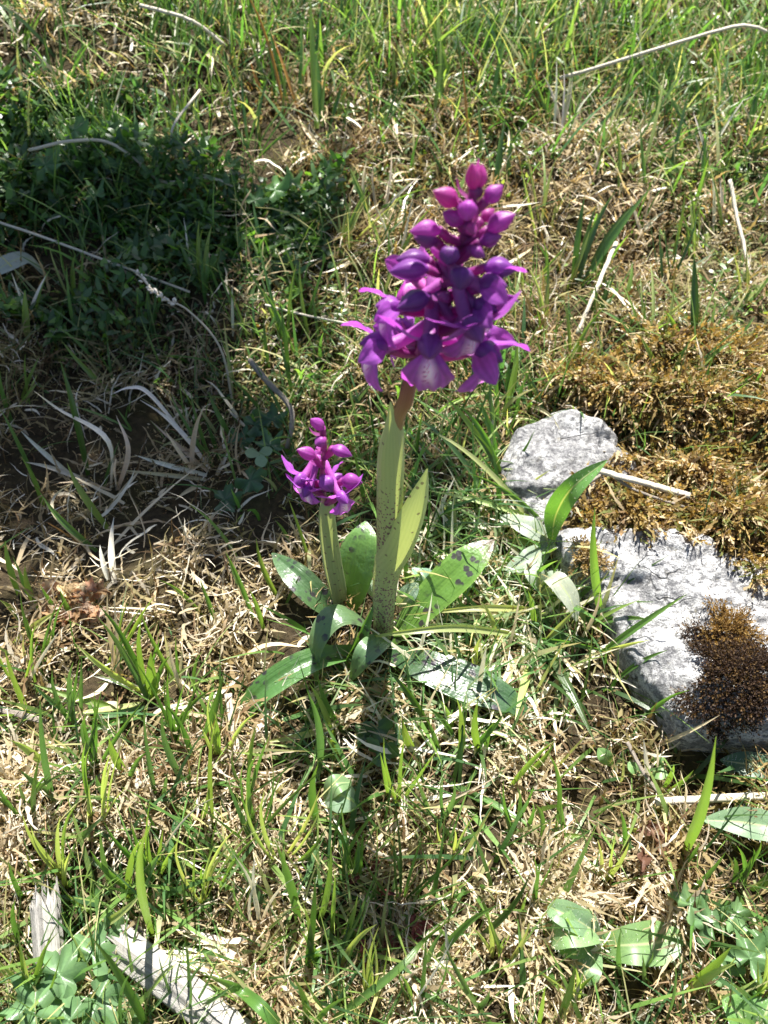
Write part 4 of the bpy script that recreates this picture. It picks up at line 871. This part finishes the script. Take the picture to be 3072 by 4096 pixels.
# smaller tufts, each with its own number and colour of blades
THEME = [('yellow green', ['y', 'y', 'p']), ('mid green', ['g', 'g', 'd']), ('bluish green', ['b', 'b', 'g']), ('green and straw', ['g', 's', 'y', 'w']), ('pale green', ['p', 'p', 'y'])]
NUM = {3: 'three', 4: 'four', 5: 'five', 6: 'six', 7: 'seven', 8: 'eight', 9: 'nine', 10: 'ten'}
seen = {}
def auto_tufts(where, group, spots, nb0, hpx, wpx):
    for i, (px, py, near) in enumerate(spots):
        nb = nb0 + int(rng.randint(-1, 3)); th = int(rng.randint(5))
        while (near or where, nb, th) in seen: th = (th + 1) % 5; nb = 3 + (nb - 2) % 7
        seen[(near or where, nb, th)] = 1
        bl = []
        for _ in range(nb):
            bx, by = px + rng.normal(0, 6), py + rng.normal(0, 4)
            bl.append((bx, by, bx + rng.normal(.08, .42) * hpx, by - hpx * rng.uniform(.45, 1.35), wpx * .82 * rng.uniform(.5, 1.25), THEME[th][1][rng.randint(len(THEME[th][1]))]))
        tuft('grass tuft of %s %s blades %s' % (NUM[nb], THEME[th][0], near or where), bl, group)
bk, hb, fw = 'in the turf at the back', 'on the herb bank', 'beyond the violet spike'
auto_tufts(bk, 'thin grass tufts at the back', [(20, 60, hb), (60, 90, hb), (110, 130, hb), (150, 60, hb), (200, 40, hb), (225, 110, hb), (250, 150, hb), (180, 130, hb), (360, 60, fw), (380, 130, fw), (400, 30, fw), (410, 90, fw),
    (555, 70, fw), (560, 140, fw), (580, 110, fw), (650, 90, 'under the arching dry stalk'), (690, 30, 'behind the arching dry stalk'), (740, 140, 'under the arching dry stalk'), (755, 80, 'under the arching dry stalk'), (610, 30, 'behind the arching dry stalk'),
    (520, 60, fw), (470, 40, fw), (345, 20, 'behind the tall pale blade'), (130, 15, hb), (60, 20, hb), (660, 130, 'under the arching dry stalk'), (600, 150, fw), (710, 170, 'above the leaning white straw')], 7, 60, 4.0)
auto_tufts('in the sunny turf right of the spike', 'short grass tufts around the spike', [(370, 215, 'left of the spike top'), (400, 260, 'left of the spike top'), (345, 250, 'left of the spike top'), (540, 225, None), (545, 330, None), (640, 240, None), (670, 280, None), (720, 230, 'by the leaning white straw'), (750, 300, 'by the leaning white straw'), (700, 190, 'by the leaning white straw'), (650, 330, 'above the golden moss mat'), (560, 370, 'above the rounded grey stone'), (480, 400, 'above the rounded grey stone'), (530, 290, None), (600, 320, None), (690, 250, 'by the leaning white straw')], 6, 54, 4.6)
auto_tufts('in the shaded hollow', 'grass tufts in the shade', [(30, 320, None), (80, 300, None), (150, 330, 'among the creeping thyme'), (20, 400, None), (180, 430, None), (240, 330, 'among the creeping thyme'), (30, 230, 'under the herb bank'), (120, 210, 'under the herb bank')], 4, 48, 4.5)
auto_tufts('in the moss near the log', 'grass tufts in the near turf', [(40, 660, 'left of the lush spreading tuft'), (90, 760, 'below the lush spreading tuft'), (180, 690, 'between the lush tuft and the rosette'), (220, 760, 'between the lush tuft and the rosette'), (250, 830, None), (60, 880, None), (200, 900, None), (260, 930, None), (370, 1000, 'below the red withered leaves'), (420, 1010, 'below the red withered leaves'), (30, 1000, None), (180, 1010, None), (400, 800, 'in the orchid shadow'), (350, 880, 'in the orchid shadow'),
    (20, 820, 'on the pale moss mound'), (100, 820, 'on the pale moss mound'), (150, 870, None), (240, 790, 'between the lush tuft and the rosette'), (110, 670, 'left of the lush spreading tuft'), (20, 690, 'left of the lush spreading tuft'), (70, 720, 'below the lush spreading tuft'), (170, 740, 'below the lush spreading tuft'), (285, 860, None)], 6, 62, 5.2)
auto_tufts('in the moss below the stones', 'grass sprigs below the stones', [(520, 830, None), (600, 880, None), (640, 980, 'by the broad bristly leaf'), (500, 960, None), (580, 1000, 'by the broad bristly leaf'), (740, 880, 'by the white stalk'), (760, 1000, 'by the lobed leaves'), (660, 780, 'by the white stalk'), (530, 900, None), (460, 850, None), (440, 820, None)], 4, 38, 5.5)

# ---------------------------------------------------------------- dead wood, twigs and stalks
def stick(name, label, cat, keys, rpx, mat, ns=10, rough=.08, taper=.85, parent=None, n=18, group=None):
    """keys: (px, py, mm above what it lies on)"""
    P = spline([GH(a, b, z / 1000) for a, b, z in keys], n); P = P + rng.normal(0, 1, P.shape) * rpx * pxm(P[0]) * .06
    rad = rpx * (.72 if name == 'dry_stalk' else .9) * np.array([pxm(p) for p in P]) * np.linspace(1, taper, n)
    V, F, T3, uv = tube(P, rad, ns)
    g = 1 + rough * np.tile(rng.normal(0, 1, ns), n) + rough * .5 * rng.normal(0, 1, n * ns)
    ctr = np.repeat(P, ns, 0); V[:n * ns] = ctr + (V[:n * ns] - ctr) * g[:, None]
    o = mesh(name, V, F, mat, parent, uv=uv, T3=T3, smooth=True)
    if parent is None: tag(o, label, cat, group)
    return o
def log(name, label, keys, rpx, ns=30, n=40):
    """weathered split wood: fibres along the length, splintered end"""
    root = empty(name, GH(*keys[0][:2])); tag(root, label, 'dead wood')
    P = spline([GH(a, b, z / 1000) for a, b, z in keys], n)
    rad = rpx * np.array([pxm(p) for p in P]); V, F, T3, uv = tube(P, rad, ns, True)
    a = np.arange(ns) / ns * 2 * math.pi
    gro = 1 + .10 * np.sin(5 * a + 1) + .07 * rng.normal(0, 1, ns) - .28 * np.exp(-((a - 4.4) / .14) ** 2) - .22 * np.exp(-((a - 1.9) / .12) ** 2)
    g = np.tile(gro, n) + .02 * rng.normal(0, 1, n * ns); ctr = np.repeat(P, ns, 0); V[:n * ns] = ctr + (V[:n * ns] - ctr) * g[:, None]
    ax = unit(P[0] - P[1]); V[:ns] += ax * (rng.uniform(-.3, 1.3, ns) * rad[0])[:, None]; V[n * ns] -= ax * rad[0] * .6
    mesh('trunk', V, F, M['wood'], root, uv=uv, T3=T3)
    for q in range(9):
        b0 = P[0] + rng.normal(0, .5, 3) * rad[0]; e = b0 + ax * rad[0] * rng.uniform(.6, 1.8)
        V, F, T3, uv = tube(spline([b0 - ax * rad[0], b0, e], 5), np.array([1, .9, .7, .4, .1]) * rad[0] * .16, 5); mesh('splinter', V, F, M['wood'], root, uv=uv, T3=T3)
    return root
log('log', 'weathered grey split log with splintered end beside the lobed leaves', [(122, 944, 8), (160, 973, 10), (205, 1008, 10), (275, 1063, 10)], 16)
log('wood_stump', 'short upright chunk of bleached dead wood above the lobed leaves', [(45, 903, 14), (47, 930, 11), (50, 968, 8)], 14, 24, 16)
tw = stick('twig', 'forked bare twig lying across the golden moss between the stones', 'twig', [(597, 470, 13), (625, 478, 17), (655, 486, 18), (690, 496, 17)], 3.6, M['twig_pale'], taper=1.0)
tw['_w'] = [0, 0, 0]
stick('side_branch', None, None, [(615, 478, 16), (640, 492, 16), (684, 507, 15)], 1.8, M['twig'], parent=tw)
stick('side_branch', None, None, [(560, 498, 8), (585, 485, 12), (602, 474, 14)], 2.0, M['twig'], parent=tw)
stick('dry_stalk', 'thick white dry stalk lying below the pale stone', 'dry stalk', [(655, 802, 7), (700, 799, 8), (800, 794, 7)], 5.2, M['twig_pale'], 12, .03, 1.1)
stick('twig', 'short pale twig standing at the tip of the long rosette leaf', 'twig', [(228, 694, 14), (232, 725, 8), (241, 766, 2)], 3.6, M['twig_pale'], rough=.12)
stick('twig', 'crooked bluish grey twig in the shade behind the small orchid', 'twig', [(250, 360, 16), (268, 382, 18), (289, 405, 16), (292, 425, 10), (287, 448, 3)], 3.2, M['twig'], rough=.14)
stick('dry_stalk', 'leaning bright white straw in the sunny turf beside the golden moss', 'dry stalk', [(730, 180, 22), (738, 220, 16), (751, 275, 3)], 2.8, M['twig_pale'], 8, .05)
stick('dry_stalk', 'white straw slanting below the leek-green tuft', 'dry stalk', [(616, 243, 18), (598, 285, 12), (577, 334, 3)], 3.0, M['twig_pale'], 8, .05)
stick('dry_stalk', 'long arching dry stalk sweeping over the sunny turf at the back', 'dry stalk', [(560, 78, 8), (599, 67, 20), (660, 48, 40), (710, 33, 50), (752, 26, 48), (800, 50, 20)], 2.4, M['twig_pale'], 8, .04)
stick('dry_stalk', 'long straight pale straw crossing the herbs of the shaded bank', 'dry stalk', [(-20, 216, 14), (40, 236, 14), (110, 262, 14), (190, 292, 8)], 1.9, M['twig_pale'], 8, .04)
stick('dry_stalk', 'thin pale straw from the shade to the violet spike', 'dry stalk', [(265, 305, 14), (300, 314, 14), (365, 327, 12)], 1.7, M['twig_pale'], 8, .04)
stick('twig', 'dark stick half buried in moss left of the lush tuft', 'twig', [(-30, 704, 6), (10, 712, 7), (45, 722, 3)], 4.5, M['twig'], rough=.15)
stick('twig', 'slim brown twig poking up below the pale stone', 'twig', [(627, 742, 10), (645, 775, 7), (665, 800, 3)], 2.2, M['twig'])
stick('dry_stalk', 'curved green-white stalk at the back left of the tall pale blade', 'dry stalk', [(30, 150, 26), (70, 141, 36), (110, 143, 34), (150, 170, 14)], 2.2, M['twig_pale'], 8, .04)
for i, kk in enumerate([[(140, 5, 40), (190, 20, 30), (225, 45, 10)], [(200, 90, 30), (172, 130, 26), (178, 165, 8)], [(140, 165, 20), (165, 182, 16), (210, 178, 14), (240, 190, 6)]]):
    stick('dry_stalk', ['thick whitish stalk slanting down the back of the herb bank', 'curled tan grass stalk hanging in the shaded herbs', 'forked tan stalk lying on the dark herbs'][i], 'dry stalk', kk, [2.6, 1.8, 2.0][i], M['twig_pale'], 8, .05)
# frayed bundle of dead grass right of the log
root = empty('dead_grass_bundle', GH(215, 962)); tag(root, 'frayed bundle of bleached dead grass beside the splintered log', 'dry grass')
for q in range(26):
    x0, y0 = 225 + rng.uniform(-45, 50), 962 + rng.uniform(-22, 26)
    trace_blade(root, x0 + 30, y0 + 3, x0 - 30 - rng.uniform(0, 25), y0 - rng.uniform(-6, 16), rng.uniform(3, 9), 'w' if q % 3 else 's', .16, .85)
# seed head
root = empty('seed_head', G(232, 408)); tag(root, 'silvery dried grass seed head nodding over the shaded thyme', 'seed head')
P = spline([G(234, 410), G(230, 388, .030), G(205, 373, .046), G(182, 366, .050), G(160, 346, .052)], 24)
V, F, T3, uv = tube(P, np.linspace(.0007, .0003, 24), 6); mesh('stalk', V, F, M['straw'], root, col=np.tile((.5, .44, .34), (len(V), 1)), uv=uv, T3=T3)
for q in range(46):
    i = rng.randint(14, 24); d = unit(rng.normal(0, 1, 3)); p = P[i] + d * .0010
    V, F, C = bud_mesh(p, p + (d + unit(P[-1] - P[-3])) * .0016, .0013, (.62, .58, .52), 6, 5); mesh('spikelet', V, F, M['straw'], root, col=C)

# ---------------------------------------------------------------- broad-leaved herbs
def hairs(leaf, V, nc, n, ln=.0011, cnt=160):
    Vg = V.reshape(n, nc, 3); B = []; D = []
    for _ in range(cnt):
        i = rng.randint(1, n - 1); j = rng.randint(nc)
        p = Vg[i, j]; out = unit(Vg[i, j] - Vg[i, nc // 2] + 1e-9) if j in (0, nc - 1) else np.zeros(3)
        B.append(p); D.append(unit(out + np.array([0, 0, .7]) + rng.normal(0, .3, 3)))
    B, D = np.array(B), np.array(D); s = np.cross(D, [.3, .8, .2]); s /= np.linalg.norm(s, axis=1)[:, None]
    q = np.stack([B - s * .00004, B + s * .00004, B + D * ln + s * .00002, B + D * ln - s * .00002], 1).reshape(-1, 3)
    o = mesh('hairs', q, np.arange(len(q)).reshape(-1, 4), M['straw'], leaf, col=np.tile((.8, .82, .78), (len(q), 1))); o['kind'] = 'stuff'
def hleaf(root, keys, wmm, col, fold=.3, curl=.15, base=.3, peak=.5, hair=True, wave=.08, label=None):
    n, nc = 20, 9; P = spline([GH(a, b, z / 1000) for a, b, z in keys], n); t = unit(P[-1] - P[0])
    sd = np.cross(t, [0, 0, 1]); sd = unit(np.cross(t, unit(P[n // 2] - CAMP))) if np.linalg.norm(sd) < .75 else sd
    V, F, uv = ribbon(P, ovate(n, base, peak) * wmm / 1000, sd, fold, nc, curl, wave)
    C = np.tile(jitcol(col, .08), (len(V), 1)) * (.9 + .2 * uv[:, 1:2])
    o = mesh('leaf', V, F, M['hairy'], root, col=np.clip(C, 0, 1), uv=uv); o['_w'] = [0, 0, 0]
    if label: o['label'] = label
    if hair: hairs(o, V, nc, n)
    return o
def herb(name, label, base, cat='plant'):
    r = empty(name, GH(*base)); return tag(r, label, cat)
r = herb('hawkweed', 'hairy plant with one upright pointed leaf before the rounded grey stone', (553, 540))
hleaf(r, [(552, 540, 2), (556, 515, 16), (572, 488, 30), (607, 460, 40)], 12, (.085, .19, .045), .55, .1, label='upright pointed dark green leaf')
hleaf(r, [(552, 540, 2), (530, 528, 10), (500, 515, 10)], 11, (.22, .27, .20)); hleaf(r, [(552, 540, 2), (550, 552, 8), (556, 548, 14)], 7, (.12, .22, .06))
hleaf(r, [(552, 542, 2), (530, 560, 10), (505, 570, 6)], 11, (.20, .26, .19))
r = herb('hawkweed', 'silvery woolly leaves curled in the grass left of the pale stone', (545, 592))
hleaf(r, [(540, 590, 2), (552, 578, 14), (570, 598, 12), (577, 622, 5)], 10, (.30, .34, .27)); hleaf(r, [(540, 592, 2), (555, 582, 9), (572, 580, 6)], 11, (.22, .28, .20)); hleaf(r, [(545, 590, 2), (535, 575, 10), (528, 560, 8)], 9, (.24, .3, .22))
r = herb('woolly_herb', 'bluish downy leaves just behind the foot of the tall orchid', (400, 605))
hleaf(r, [(398, 606, 2), (408, 594, 10), (418, 583, 14)], 8, (.15, .24, .16)); hleaf(r, [(405, 600, 2), (425, 580, 12), (412, 568, 12)], 9, (.12, .22, .15)); hleaf(r, [(385, 600, 2), (374, 588, 10), (372, 580, 12)], 7, (.16, .25, .14)); hleaf(r, [(402, 600, 2), (425, 600, 9), (440, 607, 6)], 8, (.17, .26, .15))
r = herb('rosette_herb', 'bristly rosette with a folded leaf in the dry moss below the stones', (598, 942))
hleaf(r, [(600, 940, 2), (590, 928, 12), (568, 932, 14), (552, 948, 6)], 13, (.16, .26, .11), .5); hleaf(r, [(600, 940, 2), (585, 925, 14), (560, 912, 16), (548, 906, 12)], 10, (.16, .26, .13), .5)
hleaf(r, [(600, 942, 2), (570, 935, 6), (545, 926, 5)], 15, (.12, .24, .06)); hleaf(r, [(602, 945, 2), (630, 945, 9), (660, 942, 9), (684, 934, 6)], 14, (.13, .22, .08), .15, 0, .5, .6, label='broad flat bristly leaf'); hleaf(r, [(598, 946, 2), (588, 970, 8), (580, 985, 4)], 9, (.13, .22, .1))
r = herb('plantain', 'large downy leaf lying under the white stalk', (800, 830)); hleaf(r, [(810, 832, 2), (775, 828, 10), (740, 822, 11), (702, 820, 6)], 12, (.15, .24, .13), .35, .1, .5)
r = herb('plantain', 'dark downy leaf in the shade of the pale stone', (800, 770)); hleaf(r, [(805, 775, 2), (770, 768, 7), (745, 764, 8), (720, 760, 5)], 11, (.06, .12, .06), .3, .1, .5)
r = herb('plantain', 'bright leaf with cupped edge at the near corner under the lobed leaves', (745, 1030)); hleaf(r, [(750, 1040, 2), (740, 1015, 10), (722, 1000, 12)], 13, (.11, .22, .06), .45); hleaf(r, [(750, 1040, 2), (765, 1015, 8), (770, 1000, 6)], 12, (.10, .2, .06), .3)
r = herb('rosette_herb', 'pale flat leaf pressed on the moss below the arching grass', (332, 800)); hleaf(r, [(325, 800, 3), (340, 795, 9), (360, 806, 6)], 13, (.16, .24, .15), .15, .2, hair=False); hleaf(r, [(325, 800, 3), (335, 785, 12), (352, 782, 9)], 8, (.14, .22, .1), hair=False)
r = herb('rosette_herb', 'small rounded shiny leaves in the dark gap below the pale stone', (610, 765))
for a, b, w_ in [((612, 765), (598, 748), 6), ((640, 775), (628, 762), 5), ((650, 770), (668, 775), 6), ((655, 765), (662, 756), 5)]: hleaf(r, [(a[0], a[1], 1), ((a[0] + b[0]) / 2, (a[1] + b[1]) / 2, 6), (b[0], b[1], 7)], w_, (.13, .24, .08), .2, hair=False)
r = herb('rosette_herb', 'broad dark leaf arching in the turf at the far left of the shaded thyme', (20, 270)); hleaf(r, [(45, 275, 2), (25, 258, 10), (0, 268, 8), (-20, 285, 4)], 14, (.26, .30, .26), .2, hair=False)

def lobed(root, px, py, lift, size, nlobe, col, tilt=(0, 0), rot=0.0, depth=.42, cup=.30):
    """palmate toothed leaf"""
    c = GH(px, py, lift / 1000); na, nr = nlobe * 8 + 1, 6; th = np.linspace(-2.75, 2.75, na); out = []
    rr = size / 1000 * (1 - depth * np.abs(np.sin(th * nlobe / 5.5 * math.pi / 1.0 + .4)) ** 1.5) * (1 + .09 * np.cos(th * nlobe * 2.9)) * (1 - .12 * np.abs(th / 2.75) ** 2)
    nx, ny = tilt; ex = unit([1, 0, -nx]); ey = unit([0, 1, -ny]); V = []; uv = []
    for i in range(nr):
        q = i / (nr - 1)
        a = th + rot; rad = rr * q
        z_ = cup * rad * np.cos(th * nlobe) * q + .1 * rad * np.sin(3 * a)
        V.append(c + np.outer(rad * np.cos(a), ex) + np.outer(rad * np.sin(a), ey) + np.outer(z_, [0, 0, 1])); uv.append(np.stack([th / 5.5 + .5, np.full(na, q)], 1))
    V = np.vstack(V); uv = np.vstack(uv); C = np.tile(jitcol(col, .08), (len(V), 1)) * (.85 + .3 * (np.abs(np.cos(uv[:, :1] * 5.5 * nlobe / 2)) > .9))
    o = mesh('leaf', V, grid_faces(nr, na), M['herb'], root, col=np.clip(C, 0, 1), uv=uv); o['_w'] = [0, 0, 0]
    B = GH(px + rng.uniform(-8, 8), py + rng.uniform(2, 10)); P = spline([B, (B + c) / 2 + [0, 0, .002], c], 6)
    V, F, T3, uv = tube(P, .0007, 6); mesh('leaf_stalk', V, F, M['herb'], o, col=np.tile(np.array(col) * 1.2, (len(V), 1)), uv=uv, T3=T3)
LG = (.12, .215, .095)
r = herb('buttercup', 'cluster of pale lobed leaves beside the split log', (70, 990))
for a in [(60, 975, 14, 13, 5, .3), (92, 955, 12, 11, 5, 1.5), (35, 1005, 10, 13, 5, 2.4), (98, 1000, 12, 12, 5, -.6), (70, 1020, 12, 11, 5, 3.0), (110, 930, 10, 8, 5, .8), (125, 1015, 8, 9, 5, 1.0)]: lobed(r, a[0], a[1], a[2], a[3] * .85, a[4], LG, (rng.uniform(-.3, .3), rng.uniform(-.3, .3)), a[5])
r = herb('buttercup', 'pale crinkled lobed leaves in the moss right of the bristly rosette', (705, 925))
for a in [(690, 905, 11, 11, 5, .6), (712, 925, 10, 11, 5, 2.0), (735, 915, 9, 9, 5, -1.0), (750, 958, 12, 12, 5, 1.0), (765, 945, 9, 9, 5, .2), (728, 975, 7, 9, 5, 2.6)]: lobed(r, a[0], a[1], a[2], a[3] * .8, a[4], (.11, .20, .08), (rng.uniform(-.3, .3), rng.uniform(-.35, .2)), a[5])
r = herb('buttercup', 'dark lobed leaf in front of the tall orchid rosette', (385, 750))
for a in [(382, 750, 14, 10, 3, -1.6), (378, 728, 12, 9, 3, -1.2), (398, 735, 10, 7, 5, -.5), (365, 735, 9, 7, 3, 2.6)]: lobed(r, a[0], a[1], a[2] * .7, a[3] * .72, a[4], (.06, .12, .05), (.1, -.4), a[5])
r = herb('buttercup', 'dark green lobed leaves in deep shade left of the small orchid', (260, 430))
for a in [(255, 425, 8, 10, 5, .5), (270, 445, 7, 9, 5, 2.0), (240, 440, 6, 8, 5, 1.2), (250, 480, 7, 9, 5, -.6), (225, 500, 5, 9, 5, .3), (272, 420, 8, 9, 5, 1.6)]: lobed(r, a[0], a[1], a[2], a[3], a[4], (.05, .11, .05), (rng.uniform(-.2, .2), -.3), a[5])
r = herb('lady_mantle', 'grey green toothed leaf rosettes on the shaded bank', (270, 190))
for a in [(275, 190, 14, 11, 5, .5), (292, 182, 12, 9, 5, 2.0), (255, 200, 10, 9, 5, 1.2), (45, 165, 20, 12, 7, .6), (95, 195, 16, 10, 5, 2.2), (130, 150, 22, 10, 5, 1.0), (75, 130, 18, 10, 5, .2)]: lobed(r, a[0], a[1], a[2], a[3], a[4], (.09, .18, .06), (rng.uniform(-.3, .3), -.35), a[5])
r = herb('clover', 'single clover sprig with three rounded leaflets behind the small orchid', (264, 470))
cp = GH(259, 455, .014)
V, F, T3, uv = tube(spline([GH(268, 474), GH(268, 462, .010), cp], 8), .0005, 6); mesh('stalk', V, F, M['herb'], r, col=np.tile((.12, .18, .06), (len(V), 1)), uv=uv, T3=T3)
for tx, ty in [(245, 452), (272, 449), (263, 467)]:
    P = spline([cp, GH(tx, ty, .015)], 9); V, F, uv = ribbon(P, ovate(9, .3, .62, .3) * .0062, np.cross(P[-1] - P[0], [0, 0, 1]), .2, 5, .1); mesh('leaflet', V, F, M['herb'], r, col=np.tile((.13, .22, .12), (len(V), 1)), uv=uv)

# ---------------------------------------------------------------- withered leaves
def crumple(root, px, py, lift, size, col, seed):
    n, nc = 12, 9; c = GH(px, py, lift / 1000); r_ = np.random.RandomState(seed); a = r_.uniform(0, 6.28); d = np.array([math.cos(a), math.sin(a), r_.uniform(-.2, .5)])
    s = size / 1000; P = spline([c - d * s * .5, c + np.array([0, 0, s * .25]), c + d * s * .5 + r_.normal(0, .15, 3) * s], n)
    V, F, uv = ribbon(P, ovate(n, .3, .5) * s * .6, np.cross(d, [0, 0, 1]), r_.uniform(.3, .9), nc, r_.uniform(-.5, .9), .5)
    V = V + r_.normal(0, .04, V.shape) * s
    mesh('leaf', V, F, M['deadleaf'], root, col=np.tile(jitcol(col, .25), (len(V), 1)), uv=uv)
r = herb('withered_leaves', 'crumpled dark red withered leaves beneath the fine needle-leaved grass', (400, 945), 'dead leaves')
for i, (a, b, sz) in enumerate([(392, 942, 11), (404, 945, 10), (418, 930, 10), (422, 940, 9), (412, 922, 7), (353, 880, 9), (385, 893, 7), (376, 868, 7), (364, 950, 8), (428, 925, 6), (370, 962, 7)]): crumple(r, a, b, 6, sz * .7, (.17, .055, .045), 100 + i)
r = herb('withered_leaves', 'clump of curled ginger brown dead leaves at the edge of the shaded hollow', (75, 610), 'dead leaves')
for i in range(30): crumple(r, 45 + rng.uniform(0, 62), 622 - rng.uniform(0, 34), rng.uniform(2, 9), rng.uniform(5, 9), [(.40, .27, .16), (.52, .42, .28), (.33, .20, .10)][i % 3], 200 + i)
r = herb('withered_leaves', 'brown dead leaf tucked under the white stalk', (645, 840), 'dead leaves')
for i, (a, b, sz) in enumerate([(655, 832, 10), (660, 845, 12), (640, 862, 9)]): crumple(r, a, b, 7, sz, (.15, .085, .05), 300 + i)

# ---------------------------------------------------------------- made-up leafy sapling, added out of view to cast shade on the hollow
r = empty('added_shade_caster', (-.80, 1.75, float(T(-.80, 1.75)))); tag(r, 'unseen leafy sapling added behind the turf to shade the hollow', 'shade caster')
hub = np.array([-.066, .765, .74])
def limb(P, r0, r1, name='branch'):
    V, F, T3, uv = tube(spline(P, 16), np.linspace(r0, r1, 16), 8); return mesh(name, V, F, M['twig'], r, uv=uv, T3=T3)
limb([(-.80, 1.75, -.02), (-.74, 1.6, .3), (-.55, 1.3, .6), (-.32, .98, .72), hub], .014, .004, 'trunk')
ends = []
for q in range(26):
    d = unit(rng.normal(0, 1, 3) * [1, 1, .55]); e = hub + d * np.array([.19, .155, .07]) * rng.uniform(.7, 1.1) + [0, 0.02, 0]
    limb([hub + (np.array([-.32, .98, .72]) - hub) * rng.uniform(0, .35), (hub + e) / 2 + rng.normal(0, .01, 3), e], .003, .0008); ends.append(e)
B, AZ = [], []
for q in range(1200):
    e = ends[rng.randint(26)]; f = rng.uniform(.25, 1.08); B.append(hub + (e - hub) * f + rng.normal(0, .016, 3))
B = np.array(B); n = len(B); c = np.array([(.06, .13, .025)]) * rng.uniform(.7, 1.3, (n, 1))
V, F, C = blades(B, rng.uniform(0, 6.28, n), rng.uniform(.016, .030, n), rng.uniform(.012, .020, n), rng.uniform(.5, 1.7, n), rng.uniform(-.3, .8, n), c, 4)
o = mesh('shade_crown', V, F, M['herb'], r, col=C); o['kind'] = 'stuff'
